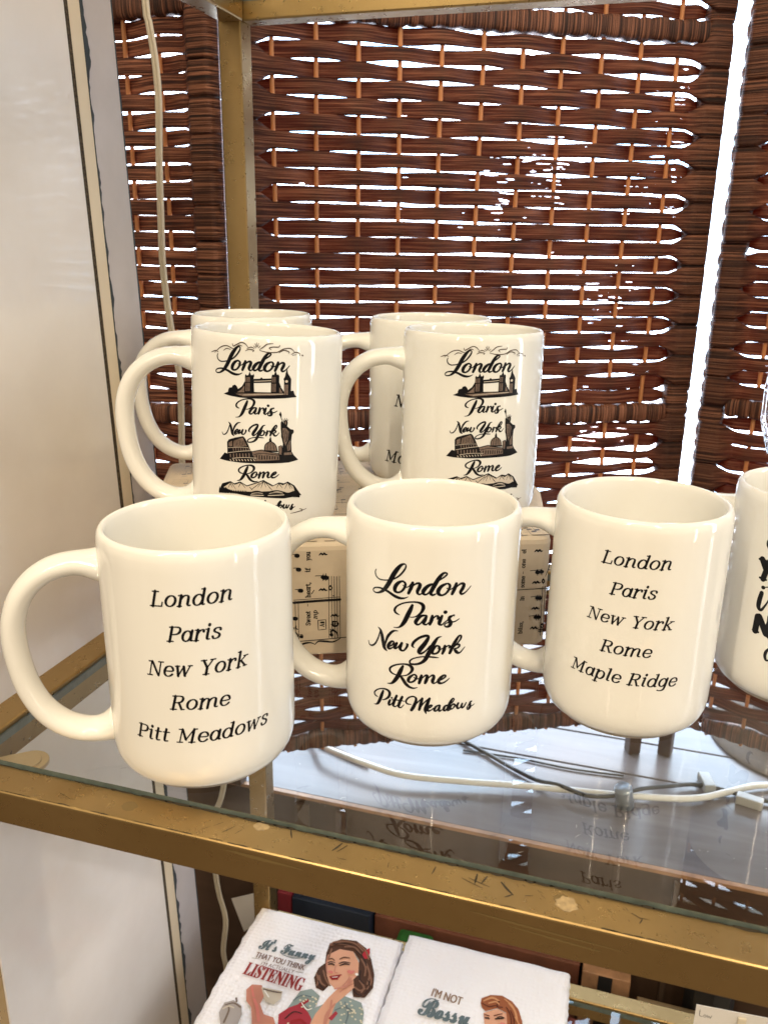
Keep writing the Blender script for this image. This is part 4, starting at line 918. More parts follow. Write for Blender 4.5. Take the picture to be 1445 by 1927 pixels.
MUSIC_LEFT = [
  [(-3.82,6.96,0.019),(-3.80,5.15,0.019),(-3.80,1.13,0.019)],
  [(-3.67,6.96,0.019),(-3.64,5.15,0.019),(-3.63,1.12,0.019)],
  [(-3.51,6.95,0.019),(-3.48,5.14,0.019),(-3.46,1.11,0.019)],
  [(-3.35,6.95,0.019),(-3.32,5.13,0.019),(-3.29,1.11,0.019)],
  [(-3.19,6.94,0.019),(-3.17,5.13,0.019),(-3.12,1.10,0.019)],
  [(-5.82,6.95,0.019),(-5.82,3.63,0.019),(-5.80,0.97,0.019)],
  [(-5.64,6.94,0.019),(-5.63,3.62,0.019),(-5.64,0.97,0.019)],
  [(-5.90,3.53,0.117),(-4.54,3.59,0.117),(-3.14,3.63,0.117)],
  [(-5.90,3.70,0.019),(-3.14,3.80,0.019)],
  [(-5.79,0.96,0.034),(-4.36,1.02,0.034),(-2.66,1.12,0.034)],
  [(-5.64,0.67,0.078),(-5.27,0.82,0.097),(-4.92,0.84,0.058),(-4.66,0.71,0.024)],
  [(-4.66,0.71,0.024),(-4.46,0.91,0.068),(-4.05,0.89,0.097),(-3.55,0.84,0.068),(-3.12,1.05,0.024)],
  [(-5.69,6.53,0.195),(-5.62,6.52,0.195)],
  [(-5.62,5.65,0.195),(-5.54,5.64,0.195)],
  [(-5.53,4.30,0.195),(-5.44,4.29,0.195)],
  [(-5.88,2.49,0.195),(-5.79,2.48,0.195)],
  [(-5.91,6.61,0.024),(-5.66,6.62,0.024)],
  [(-5.88,5.75,0.024),(-5.63,5.76,0.024)],
  [(-5.80,4.38,0.024),(-5.56,4.38,0.024)],
  [(-4.16,5.12,0.195),(-4.08,5.07,0.204)],
  [(-4.00,5.11,0.195),(-3.92,5.06,0.204)],
  [(-4.12,5.32,0.029),(-4.14,4.90,0.029)],
  [(-3.97,5.33,0.029),(-3.98,4.89,0.029)],
  [(-4.59,5.21,0.024),(-4.12,5.22,0.024)],
  [(-4.40,6.96,0.029),(-4.28,7.07,0.088),(-4.19,6.97,0.058),(-4.12,7.08,0.097),(-4.01,6.98,0.068),(-3.92,7.00,0.029)],
  [(-4.36,6.52,0.029),(-4.24,6.63,0.088),(-4.15,6.53,0.058),(-4.07,6.63,0.097),(-3.97,6.54,0.068),(-3.88,6.55,0.029)],
  [(-4.39,4.25,0.029),(-4.26,4.36,0.088),(-4.18,4.26,0.058),(-4.10,4.36,0.097),(-3.99,4.26,0.068),(-3.90,4.28,0.029)],
  [(-3.69,2.53,0.029),(-3.57,2.64,0.088),(-3.48,2.54,0.058),(-3.41,2.65,0.097),(-3.30,2.54,0.068),(-3.20,2.56,0.029)],
  [(-3.71,4.55,0.068),(-3.61,4.41,0.049),(-3.71,4.27,0.068),(-3.80,4.42,0.049),(-3.71,4.55,0.068)],
  [(-3.57,2.20,0.068),(-3.30,2.15,0.058),(-3.26,1.96,0.068),(-3.45,1.88,0.097),(-3.60,1.98,0.088),(-3.57,2.20,0.058)],
  [(-3.69,2.02,0.024),(-3.20,2.04,0.024)],
  [(-3.44,2.17,0.024),(-3.44,1.89,0.024)],
  [(-3.67,1.32,0.165),(-3.65,1.30,0.165)],
  [(-3.67,1.40,0.039),(-3.70,1.57,0.068),(-3.53,1.59,0.097),(-3.34,1.44,0.068),(-3.27,1.19,0.029)],
  [(-3.71,1.68,0.058),(-3.70,1.68,0.058)],
  [(-3.56,1.69,0.058),(-3.55,1.68,0.058)],
  [(-4.47,2.31,0.029),(-4.00,2.34,0.029),(-3.98,1.70,0.029),(-4.45,1.67,0.029),(-4.47,2.31,0.029)],
  [(-5.79,2.00,0.039),(-5.82,1.86,0.068),(-5.70,1.77,0.039)],
  [(-5.90,1.78,0.029),(-5.92,1.89,0.039)],
  [(-5.80,1.56,0.049),(-5.68,1.33,0.049),(-5.84,1.17,0.058),(-5.91,1.34,0.049),(-5.80,1.56,0.039)],
  [(-5.94,1.40,0.024),(-5.41,1.40,0.024)],
  [(-5.51,1.27,0.146),(-5.46,1.26,0.146)],
  [(-5.48,1.43,0.029),(-5.39,1.32,0.039),(-5.41,1.18,0.029)],
  [(-4.83,4.07,0.034),(-4.67,4.31,0.019)],
  [(-4.81,7.77,0.029),(-4.72,7.58,0.029)],
  [(-4.08,7.44,0.029),(-3.43,7.47,0.029)],
  [(-5.77,7.26,0.024),(-3.38,7.38,0.019)],
  [(-4.08,7.26,0.019),(-3.82,6.98,0.019)],
  [(-3.91,7.28,0.019),(-3.65,6.98,0.019)],
  [(-3.75,7.29,0.019),(-3.48,6.99,0.019)],
  [(-3.59,7.29,0.019),(-3.33,6.99,0.019)],
  [(-3.43,7.30,0.019),(-3.17,7.00,0.019)],
  [(-3.54,3.89,0.049),(-3.53,3.89,0.049)],
  [(-3.38,3.89,0.049),(-3.38,3.89,0.049)],
]
MUSIC_RIGHT = [
  [(9.38,7.19,0.022),(9.41,3.99,0.022),(9.49,0.67,0.022)],
  [(9.54,7.18,0.022),(9.58,4.01,0.022),(9.66,0.72,0.022)],
  [(9.67,6.94,0.022),(9.73,4.01,0.022),(9.83,0.97,0.022)],
  [(9.71,7.06,0.044),(9.74,5.88,0.044),(9.73,5.34,0.039),(9.54,4.68,0.022)],
  [(7.74,3.82,0.033),(8.76,3.85,0.033),(9.79,3.87,0.033)],
  [(8.74,6.30,0.033),(8.86,6.42,0.099),(8.95,6.31,0.066),(9.04,6.42,0.110),(9.15,6.32,0.066),(9.23,6.36,0.033)],
  [(8.74,4.22,0.033),(8.88,4.33,0.099),(8.96,4.22,0.066),(9.05,4.34,0.110),(9.16,4.24,0.066),(9.24,4.27,0.033)],
  [(8.81,2.47,0.033),(8.94,2.59,0.099),(9.03,2.47,0.066),(9.11,2.59,0.110),(9.23,2.49,0.066),(9.30,2.52,0.033)],
  [(8.81,1.13,0.033),(8.94,1.25,0.099),(9.04,1.13,0.066),(9.13,1.25,0.110),(9.24,1.14,0.066),(9.32,1.18,0.033)],
  [(8.98,4.96,0.188),(9.05,4.95,0.188)],
  [(9.00,5.15,0.028),(9.03,4.76,0.028)],
  [(9.24,4.98,0.188),(9.30,4.98,0.188)],
  [(9.26,5.17,0.028),(9.29,4.78,0.028)],
  [(9.11,3.24,0.188),(9.17,3.24,0.188)],
  [(9.13,3.43,0.028),(9.15,3.04,0.028)],
  [(9.25,3.23,0.188),(9.32,3.23,0.188)],
  [(9.27,3.43,0.028),(9.30,3.03,0.028)],
  [(9.10,1.93,0.188),(9.17,1.92,0.188)],
  [(9.12,2.13,0.028),(9.15,1.73,0.028)],
  [(9.26,1.92,0.188),(9.33,1.92,0.188)],
  [(9.28,2.12,0.028),(9.31,1.72,0.028)],
  [(8.55,5.07,0.022),(9.25,5.12,0.022)],
  [(8.71,3.32,0.022),(9.15,3.36,0.022)],
  [(8.69,2.02,0.022),(9.18,2.06,0.022)],
  [(9.41,4.49,0.066),(9.51,4.35,0.050),(9.43,4.22,0.066),(9.35,4.36,0.050),(9.41,4.49,0.066)],
  [(9.55,1.46,0.066),(9.65,1.32,0.050),(9.57,1.19,0.066),(9.48,1.33,0.050),(9.55,1.46,0.066)],
  [(9.52,1.11,0.028),(9.51,0.89,0.028)],
  [(9.35,1.06,0.033),(9.79,1.09,0.033)],
  [(9.63,1.10,0.028),(9.63,0.88,0.028)],
  [(9.35,0.94,0.033),(9.80,0.97,0.033)],
  [(8.96,7.26,0.166),(9.04,7.25,0.144)],
  [(9.18,7.22,0.155),(9.22,7.22,0.144)],
  [(8.22,7.60,0.028),(8.49,7.62,0.033)],
  [(8.61,7.62,0.044),(8.78,7.68,0.055),(8.95,7.61,0.044),(9.10,7.55,0.033)],
  [(7.76,7.47,0.022),(9.25,7.47,0.022)],
]
# ------------------------------------------------------------------ the setting
def plane_board(name, x0, x1, y0, y1, z0, z1, mat, kind='structure'):
    return tag(MB().box(x0,x1,y0,y1,z0,z1).build(name, mat), kind=kind)
plane_board('floor', -260, 260, -160, 36.4, -92, -90, 'floor')
# window platform: boards with narrow seams, brown front face, worn orange lip
mb = MB()
edges = [36.6, 51.4, 58.6, 70, 82, 96]
for a, b in zip(edges[:-1], edges[1:]):
    mb.box(-95, 110, a+.12, b-.12, -35.4, -33.5)
mb.box(-95, 110, 36.72, 95.9, -36.2, -35.45)
tag(mb.build('platform', 'plat', bevel=.08), kind='structure')
pf = thing('platform_front', 'brown board face below the window platform with worn orange lip and dark posts', 'panel', (0,36.6,-90))
MB().box(-95,110,-.3,.1,0,56.1).build('front_board', 'plat_face', pf)
MB().box(-95,110,-.45,.1,56.1,56.5).build('worn_lip', 'plat_edge', pf)
mb = MB()
for x, w in ((-17,1.1),(-21.5,1.6),(17.5,.5),(38,1.4)): MB().box(x-w/2,x+w/2,-.75,-.32,0,55.6).build('batten', 'floor', pf)
# window behind the screen
wn = thing('window', 'bright daylit window glowing behind the woven folding screen', 'window', (10,96,-33))
MB().box(-100,95,-.3,.3,2,118).build('pane', 'pane', wn)
fr = MB().box(-104,-100,-2,2,0,122).box(95,99,-2,2,0,122).box(-100,95,-2,2,118,122).box(-100,95,-2,2,0,2).build('frame', 'paint_trim', wn, bevel=.3)

# painted pillar on the left (its faces lean back a little)
lean = lambda y, z: y-(z-18)*.0435+.0
pl = thing('pillar', 'glossy cream painted pillar with dark groove and chipped dark paint lines', 'pillar', (0,0,0))
def leaning(name, x0, x1, ya, yb, mat, z0=-90, z1=75, mbuilder=None, jag=0, seed=1):
    r = random.Random(seed); mbx = mbuilder or MB(); n = 520; vs = []; fs = []; run = .4
    for i in range(n+1):
        z = z0+(z1-z0)*i/n; run = .8*run+.2*r.random() if i else .4; j = jag*max(0,run-.42)*2.2*(.6+.4*r.random()) if jag else 0; j2 = 0
        sag = .0 if z > -28 else 0
        for x, y in ((x0,ya-j2),(x1,ya-j2),(x1,yb+j),(x0,yb+j)):
            vs.append((x, lean(y,z) if ya > 5 or y > 5 else y, z))
    for i in range(n):
        for k in range(4):
            l = (k+1)%4; fs.append((i*4+k,(i+1)*4+k,(i+1)*4+l,i*4+l))
    fs.append((0,1,2,3)); fs.append(tuple(n*4+k for k in (3,2,1,0)))
    mbx.add(vs, fs)
    return mbx.build(name, mat, pl) if mbuilder is None else None
leaning('front_board', -36, -27, -1.6, 15.0, 'paint')
leaning('groove', -36, -26.985, 14.98, 15.36, 'crack', jag=.25)  # thin dark strip, not cut in, draws the groove line
leaning('trim_strip', -36, -26.97, 15.36, 16.55, 'paint_trim')
leaning('chipped_line', -36, -26.93, 16.55, 16.62, 'chip', jag=.75, seed=4)
leaning('rear_board', -36, -27.05, 16.66, 20.15, 'paint_blue')
leaning('dark_edge', -36, -27.03, 20.15, 20.25, 'chip', jag=.3, seed=9)

# ------------------------------------------------------------------ shelf unit: brass frame and glass shelves
sh = thing('display_shelf', 'worn brass display shelf unit with glass shelves carrying the mugs', 'shelf', (-22.2,-9.4,-90))
ox, oy, oz = -22.2, -9.4, -90
def sbox(name, x0,x1,y0,y1,z0,z1, mat='brass', bevel=.13):
    return MB().box(x0-ox,x1-ox,y0-oy,y1-oy,z0-oz,z1-oz).build(name, mat, sh, bevel=bevel, bseg=3)
XR = 58.0
for x in (-22.45, XR):
    sbox('post', x, x+1.78, 25.42, 27.18, -90, 84)
    sbox('post', x, x+1.78, -9.42, -7.66, -90, -2.02 if x < 0 else 84)
for z, first in ((0,False),(40.75,False),(-40.75,True)):
    f0 = -.2 if z == 0 else 0
    front = sbox('front_rail', -24, XR-.02, -9.4, -7.63, z+f0-1.8, z+f0)
    if z == 0: main_rail = front
    sbox('rear_rail', -20.6, XR-.02, 25.45, 27.15, z-1.75, z+.22)
    sbox('side_rail', -22.2, -20.4, -7.6, 25.40, z-1.78, z+.25)
    sbox('side_rail', XR+.02, XR+1.7, -7.6, 25.40, z-1.78, z+.25)
    g = MB().box(-20.36-ox, XR-.04-ox, -7.59-oy, 25.41-oy, z-.55-oz, z-oz)
    g.m = [1 if i != 4 and i != 5 else 0 for i in range(6)]
    # faces: order in box() is x0, x1, y0, y1, z0, z1
    g.m = [1,1,1,1,0,0]
    g.build('glass_shelf', ['glass','glass_edge'], sh)
# round glass support tab under the front corner
mb = MB()
def disc(mb, cx, cy, rx, ry, z0, z1, ang=0, mat=0, seg=36):
    pts = []
    for i in range(seg):
        a = 2*math.pi*i/seg; x, y = rx*math.cos(a), ry*math.sin(a)
        pts.append((cx+x*math.cos(ang)-y*math.sin(ang), cy+x*math.sin(ang)+y*math.cos(ang)))
    mb.prism(pts, z0, z1, mat)
A = math.radians(40)
pts = []
for i in range(19):
    a = A-math.pi/2+math.pi*i/18; pts.append((-18.15+.92*math.cos(a), -6.45+.92*math.sin(a)))
pts += [(-18.15-.92*math.sin(A)-2.6*math.cos(A), -6.45+.92*math.cos(A)-2.6*math.sin(A)), (-18.15+.92*math.sin(A)-2.6*math.cos(A), -6.45-.92*math.cos(A)-2.6*math.sin(A))]
mb.prism([(x-ox,y-oy) for x,y in pts], -.86-oz, -.66-oz)
disc(mb, -18.25-ox, -6.5-oy, .68, .68, -.655-oz, -.60-oz)
mb.build('support_tab', 'brass_pale', sh, bevel=.03)
# wear: black ragged line beside the glass, chips on the edge, scratches and glue stains
def flat(zc):
    return lambda u, v, h: (u-ox, v-oy, zc+h-oz)
def face(yc):
    return lambda u, v, h: (u-ox, yc-h-oy, v-oz)
mb = MB(); r = random.Random(5)
x = -19.5; 
while x < 26:
    l = r.uniform(.25,.9); w = r.uniform(.01,.075)*(1.6 if x > -14 else .6)
    ink_stroke(mb, [(x,-7.69,w),(x+l*.5,-7.69-r.uniform(0,.05),w*1.5),(x+l,-7.69,w)], flat(-.2), .006, 0, .1); x += l*r.uniform(.85,1.15)
for i in range(46):
    x = r.uniform(-19,24); ink_stroke(mb, [(x,-9.33,.02),(x+r.uniform(.1,.5),-9.33+r.uniform(0,.05),r.uniform(.02,.07)),(x+r.uniform(.5,.8),-9.33,.015)], flat(-.2), .006, 0, .1)
for x,y,dx,dy,w in ((-3.6,-7.75,.25,-.5,.07),(-1.2,-7.9,-.25,-.55,.09),(-.95,-7.95,-.3,-.5,.04),(2.9,-8.05,-.05,-.45,.05),(4.6,-7.95,.0,-.55,.09),(5.0,-7.95,-.15,-.45,.07),(4.3,-8.25,.9,-.25,.035),(4.05,-8.35,.9,-.3,.03),(5.6,-8.1,.55,-.55,.10),(6.1,-8.65,-.25,-.2,.06),(6.6,-8.55,.3,.1,.03),(-6.0,-8.3,-.35,-.5,.03),(-5.6,-8.4,-.2,-.35,.025),(-6.6,-8.2,-.3,-.35,.02),(-7.0,-8.6,-.3,-.35,.02),(-1.0,-8.8,.3,.02,.03),(1.0,-8.4,.05,-.3,.03),(10.6,-8.2,.4,-.2,.04),(11.0,-8.4,-.1,-.25,.05),(10.9,-8.35,.35,.0,.025),(-13.9,-8.9,-.8,.25,.02)):
    ink_stroke(mb, [(x,y,w*.6),(x+dx*.5,y+dy*.55,w),(x+dx,y+dy,w*.4)], flat(-.2), .010, 0, .08)
for i in range(60):
    x = r.uniform(-8,14); y = r.uniform(-9.2,-7.9); a = r.uniform(-1.2,-.5); l = r.uniform(.05,.25)
    ink_stroke(mb, [(x,y,.006),(x+l*.5*math.cos(a),y+l*.5*math.sin(a),.016),(x+l*math.cos(a),y+l*math.sin(a),.005)], flat(-.2), .008, 0, .08)
ink_stroke(mb, [(6.2,-1.0,.04),(8.0,-1.12,.10),(9.6,-1.2,.06)], face(-9.4), .008, 1, .2)
ink_stroke(mb, [(4.6,-.72,.04),(6.5,-.82,.10),(10.3,-.95,.05)], face(-9.4), .010, 1, .2)
ink_stroke(mb, [(-6.2,-.5,.02),(-4.4,-.58,.18),(-2.4,-.62,.05)], face(-9.4), .010, 1, .2)
for cx, cy, k, mt in ((-11.1,-8.5,.34,1),(-4.9,-7.95,.32,2),(8.2,-8.5,.42,2),(8.0,-8.3,.30,1)):
    pts = []
    for i in range(22):
        a = 2*math.pi*i/22; q = k*r.uniform(.8,1.1) if mt == 2 else k*r.uniform(.92,1.05)
        pts.append((cx+q*math.cos(a)*1.1, cy+q*math.sin(a)))
    ink_fill(mb, pts, flat(-.2), {1:.003,2:.0055}[mt]+.0004*cx/10, mt, .06)
# scratches and dust on the glass
for i in range(70):
    x = r.uniform(-14,17); y = r.uniform(-7,2.5); a = r.uniform(0,3.14); l = r.uniform(.03,.45)
    ink_stroke(mb, [(x,y,.004),(x+l*.5*math.cos(a)+r.uniform(-.05,.05),y+l*.5*math.sin(a),.012),(x+l*math.cos(a),y+l*math.sin(a),.004)], flat(0), .004, r.choice((0,0,3)), .1)
for i in range(60):
    x = r.uniform(-14,17); y = r.uniform(-7,3); ink_stroke(mb, [(x,y,.02),(x+.012,y,.02)], flat(0), .004, r.choice((0,3,3)), .1)
mb.build('wear_marks', ['wear','wear_soft','wear_pale','card'], sh)

# ------------------------------------------------------------------ woven folding screen
scr = thing('folding_screen', 'brown woven paper-rope folding screen in front of the window', 'screen', (0,40,-33.5))
def lumpy(seed):
    r = random.Random(seed); T = [r.random() for _ in range(4096)]
    def f(x, j):
        i = math.floor(x); t = x-i; t = t*t*(3-2*t)
        a = T[(i*57+j*131) % 4096]; b = T[((i+1)*57+j*131) % 4096]
        return a+(b-a)*t
    return f
def weave_panel(origin, ang, W, seed, z0=-29.3, z1=54, s_lo=2.2, s_hi=None, bars=(43.0, 7.8, -28.0), s_first=.0, stile_w=2.6, gapk=1.0, slope=0.0, pitch=3.72, mat='rope'):
    """panel in its own frame: x along the panel, y away from the viewer, z up"""
    lf = lumpy(seed); r = random.Random(seed)
    s_hi = W-2.2
    M = Matrix.Translation((origin[0]*CM, (origin[1]-40)*CM, 33.5*CM)) @ Matrix.Rotation(ang, 4, 'Z')
    row = 1.44
    ns = int((s_hi-s_lo)/.30); mb = MB()
    j = 0; ph = 0; zs = []; bb = sorted(bars)+[z1+1]
    for lo_, hi_ in zip(bb[:-1], bb[1:]):
        a_, b_ = lo_+.95, hi_-.95; k_ = max(1, round((b_-a_)/row)); zs += [(a_+(b_-a_)*(q+.5)/k_) for q in range(k_)]
    for zc in zs:
        ph = (ph+1) if r.random() > .05 else ph
        drift = r.uniform(-.10,.10); vs = []; fs = []
        odd = ph % 2
        lo, hi = (s_lo-2.25, s_hi+2.45) if odd else (s_lo-.6, s_hi+.6)      # every other strand turns round the frame
        ns = int((hi-lo)/.28)
        for i in range(ns+1):
            s = lo+(hi-lo)*i/ns
            e = min(s-s_lo, s_hi-s); en = 0 if s-s_lo < s_hi-s else 1
            fill = .955+.10*lf(s/3.4, j)-.02
            wide = .10*gapk*(.35+max(0,s)/34)*max(0, lf(s/7.5+40, j//2*3+1)-.5)*2.4
            h = row*.5*(fill-wide)
            zz = zc+drift*(lf(s/9, j+900)-.5)*1.6+.05*(lf(s/1.5, j+300)-.5)
            d = .44*math.cos(math.pi*((s-s_first)/pitch+ph))*max(0,min(1, e/1.2))
            if e < 1.6:
                t = min(1, (1.6-e)/1.8); t = t*t*(3-2*t)
                if odd:
                    h = h*(1-t)+row*(.97+.10*lf(j*3.3,77))*t; d += -1.16*t
                    if e < -1.7: d += 1.0*min(1, (-1.7-e)/.7)**2
                else:
                    h *= 1-.42*t; d += .7*t
            fl = .06 if odd and e < .5 else .03
            for q, t, th in ((-1,0,.03),(-.75,.07,0),(0,.085,0),(.75,.07,0),(1,0,.03)):
                vs.append((s, d-t, zz+h*q))
            vs.append((s, d+.10, zz+h*.8)); vs.append((s, d+.10, zz-h*.8))
        for i in range(ns):
            for k in range(7):
                l = (k+1)%7; fs.append((i*7+k,(i+1)*7+k,(i+1)*7+l,i*7+l))
        fs.append(tuple(range(7))); fs.append(tuple(ns*7+k for k in range(6,-1,-1)))
        mb.add(vs, fs, 0, True); j += 1
    pan = mb.build('panel', mat, scr); pan.matrix_local = M
    st = MB(); k = 0; s = s_first
    while s < s_hi-.6:
        if s > s_lo+.5:
            wob = [(s+.05*math.sin(k*1.7+q*.9), .02, z0+(z1-z0)*q/16) for q in range(17)]
            st.tube(wob, .205, seg=10)
        s += pitch; k += 1
    st.build('stakes', 'cane', pan)
    # rope-wrapped frame members: the wraps swell between tight turns
    def wrapped(x_c, half, depth, za, zb, upright, mat, name):
        mbw = MB(); n = int((zb-za)/.16); vs = []; fs = []; seg = 16; turn = 1.55; cur = za; tight = []
        r2 = random.Random(seed*31+int(abs(x_c)*10)+int(abs(za))); nxt = za+r2.uniform(1.0,1.9); prev = za; off = 0
        for i in range(n+1):
            t = za+(zb-za)*i/n
            if t > nxt: prev = nxt; nxt = t+r2.uniform(.9,2.0); off = r2.uniform(-.07,.07)
            u = (t-prev)/(nxt-prev); sw = .84+.18*math.sin(math.pi*min(1,max(0,u)))**.45
            skew = .18*(u-.5)
            for k in range(seg):
                a = 2*math.pi*k/seg; ca, sa = math.cos(a), math.sin(a)
                px = half*sw*(abs(ca)**.6)*(1 if ca > 0 else -1)+off; py = depth*sw*(abs(sa)**.6)*(1 if sa > 0 else -1)
                tt = t+skew*ca
                vs.append((x_c+px, py, tt) if upright else (tt, py, x_c+px))
        for i in range(n):
            for k in range(seg):
                l = (k+1)%seg; fs.append((i*seg+k,(i+1)*seg+k,(i+1)*seg+l,i*seg+l))
        mbw.add(vs, fs, 0, True); mbw.build(name, mat, pan)
    wrapped(stile_w/2-.25, stile_w/2, .95, -29.6, z1, True, 'wrap_v', 'stile')
    wrapped(W-stile_w/2+.1, stile_w/2, .95, -29.6, z1, True, 'wrap_v', 'stile')
    for bz in bars:
        wrapped(bz, .98, .85, stile_w-.2, W-stile_w+.1, False, 'wrap_h', 'crossbar')
    for x in (.95, W-1.2):
        MB().box(x-.75, x+.75, -.7, .7, -33.5, -29.3).build('foot', 'plat_face', pan, bevel=.15)
    return pan
aL, aC, aR = math.radians(-6), math.radians(27), math.radians(-18)
FX, FY = -26.82, 36.0
GX, GY = FX+47.3*math.cos(aC), FY+47.3*math.sin(aC)
weave_panel((FX-46.2*math.cos(aL)-.1, FY-46.2*math.sin(aL)+.1), aL, 45.0, 3, s_first=45.0-5.6-3.75*10, bars=(43.4,7.8,-28.0), mat='rope_lit', gapk=.6)
weave_panel((FX-.2, FY), aC, 45.9, 11, s_first=3.72, gapk=2.0)
weave_panel((GX+.35, GY-.1), aR, 45.2, 23, s_first=5.2, bars=(46.5,8.6,-28.0), gapk=2.0)

# ------------------------------------------------------------------ mugs
MUG_PROFILE = [(0,.30),(2.85,.30),(3.02,.16),(3.1,0),(3.46,0),(3.53,.04),(3.55,.20),(3.62,.235),(3.84,.33),(4.06,.52),(4.22,.80),(4.32,1.15),(4.365,1.6),(4.37,2.2),(4.37,10.9),(4.36,11.35),(4.31,11.68),(4.22,11.85),(4.11,11.90),(4.01,11.84),(3.955,11.65),(3.94,11.2),(3.94,2.3),(3.86,1.6),(3.6,1.05),(3.0,.75),(1.5,.66),(0,.64)]
body_mesh = MB().lathe(MUG_PROFILE, 128)
np_ = len(MUG_PROFILE)-1
body_mesh.m = [1 if 3 <= i % np_ <= 5 else 0 for i in range(len(body_mesh.f))]
cl = [(3.95,9.92),(4.6,10.02),(5.4,10.08),(6.3,9.92),(7.15,9.45),(7.85,8.65),(8.25,7.7),(8.40,6.7),(8.33,5.45),(8.05,4.05),(7.5,2.85),(6.7,2.0),(5.8,1.57),(5.0,1.5),(4.45,1.65),(4.0,1.85)]
path = catmull([(-a,0,b,0) for a,b in cl], .22)
path = [p[:3] for p in path]
def flare(i, n, base, more):
    e = min(i, n-1-i)/(n-1)
    return base+more*max(0, 1-e/.10)**2
n = len(path)
handle_mesh = MB().tube(path, [flare(i,n,.53,.38) for i in range(n)], [flare(i,n,.80,.40) for i in range(n)], seg=24, side=(0,1,0))
_cache = {}
def make_mug(label, loc, rz, tilt=None, group='white ceramic mugs on the shelf'):
    t = thing('mug', label, 'mug', loc, rz, group)
    if 'b' not in _cache:
        _cache['b'] = body_mesh.build('body', ['ceramic','bisque'], t); _cache['h'] = handle_mesh.build('handle', 'ceramic', t)
    else:
        for k in 'bh':
            c = _cache[k].copy(); COL.objects.link(c); c.parent = t
    return t
def shifted(mb_f, du, dz=0, s=1): return lambda u, v, h: mb_f(u-du, v+dz, h)
def put(mb, strokes, f, dx, dz, sc=1.0, h=.010, mat=0, fat=1.2):
    for st in strokes: ink_stroke(mb, [(x*sc+dx, z*sc+dz, w*sc*fat+.003) for x,z,w in st], f, h, mat, .045)
def deg(a): return math.radians(a)
def shift(rz): return rz*R_MUG          # print positions were measured from the shelf's front direction
# front row, left to right
m1 = make_mug('front white mug with PITT MEADOWS under four city names in slanted serif, beside the pillar', (-9.93,-3.40,0), deg(26.7))
mb = MB(); s0 = shift(deg(26.7))
for w, a, b, c, d, cap in (("London",.180,9.486,3.663,9.598,.70),("Paris",.807,7.901,3.107,7.947,.70),("New York",-.225,6.216,4.225,6.362,.70),("Rome",.737,4.647,3.341,4.661,.69),("Pitt Meadows",-1.042,2.993,5.222,3.039,.69)):
    serif(mb, w, a-s0, b, c-s0, d, cap, on_mug, .010)
mb.build('lettering', 'ink', m1)
m2 = make_mug('centre front white mug with five place names in brush script, the last PITT MEADOWS', (-.30,3.27,0), deg(6.5))
mb = MB(); s0 = shift(deg(6.5))
for k in ('London','Paris','New York','Rome','Pitt Meadows'): put(mb, SCRIPT[k], on_mug, -s0, 0, fat=1.12 if k[0:2] == 'Pi' else 1.22)
mb.build('lettering', 'ink', m2)
m3 = make_mug('front white mug with MAPLE RIDGE under four city names in slanted serif', (9.74,7.30,0), deg(-7))
mb = MB(); s0 = shift(deg(-7))
for w, a, b, c, d, cap in (("London",-1.805,9.637,1.465,9.659,.645),("Paris",-1.262,8.127,.931,8.149,.635),("New York",-2.306,6.612,1.891,6.568,.63),("Rome",-1.446,5.054,1.027,5.080,.64),("Maple Ridge",-2.968,3.544,2.494,3.486,.66)):
    serif(mb, w, a-s0, b, c-s0, d, cap, on_mug, .010)
mb.build('lettering', 'ink', m3)
m4 = make_mug('white mug cut by the right edge of the photo, with bold hand-drawn lettering', (19.10,13.10,0), deg(-12))
mb = MB(); put(mb, SCRIPT['half'], on_mug, -shift(deg(-12)), 0)
mb.build('lettering', 'ink', m4)
# on the music-paper box
BH = 7.25
def city_art(mb, f, dx, dz, sc=1.0):
    order = {'k':.010,'g':.016,'c':.020,'o':.010}; idx = {'k':0,'g':1,'c':2,'o':3}
    for n_, (c, P) in enumerate(ART_FILL): ink_fill(mb, [(x+dx,z+dz) for x,z in P], f, order[c]+n_*.0002, idx[c], .035)
    for n_, (c, P) in enumerate(ART_STROKE): ink_stroke(mb, [(x+dx,z+dz,w) for x,z,w in P], f, {'k':.024,'g':.022,'c':.027,'o':.010}[c]+n_*.00004, idx[c], .05)
def city_words(mb, f, dx, dz):
    for k, sc, ax, bx, az, bz in (('London',.87,.455,.95,8.73,10.12),('Paris',.735,-.75,.13,6.85,7.48),('New York',.66,-2.24,-.72,5.86,6.64),('Rome',.77,-1.03,.23,3.98,4.02),('Pitt Meadows',.75,3.398,3.57,2.70,2.33)):
        for st in SCRIPT[k]: ink_stroke(mb, [((x-ax)*sc+bx+dx, (z-az)*sc+bz+dz, w*sc*1.3+.006) for x,z,w in st], f, .011, 0, .045)
m5 = make_mug('tilted white mug with city landmarks printed in black, left on the music-paper box', (-12.28,9.72,BH), deg(19))
mb = MB(); s0 = shift(deg(19)); city_words(mb, on_mug, -s0, 0); mb.build('lettering', 'ink', m5)
mb = MB(); city_art(mb, on_mug, -s0, 0); mb.build('illustration', ['ink','ink_grey','ink_cream','ink_brown'], m5)
ax = Vector((-.41953,.90774,0)); T = Matrix.Rotation(deg(2.4), 3, ax)
m5.rotation_euler = (T @ Matrix.Rotation(deg(19), 3, 'Z')).to_euler()
m5.location = (Vector((-12.28,9.72,BH+6)) + T @ Vector((0,0,-6)) + Vector((0,0,.12)))*CM
m6 = make_mug('upright white mug with city landmarks printed in black, behind the centre front mug', (-1.25,16.72,BH), deg(15))
mb = MB(); s0 = shift(deg(15)); city_words(mb, on_mug, .38-s0, -.25); mb.build('lettering', 'ink', m6)
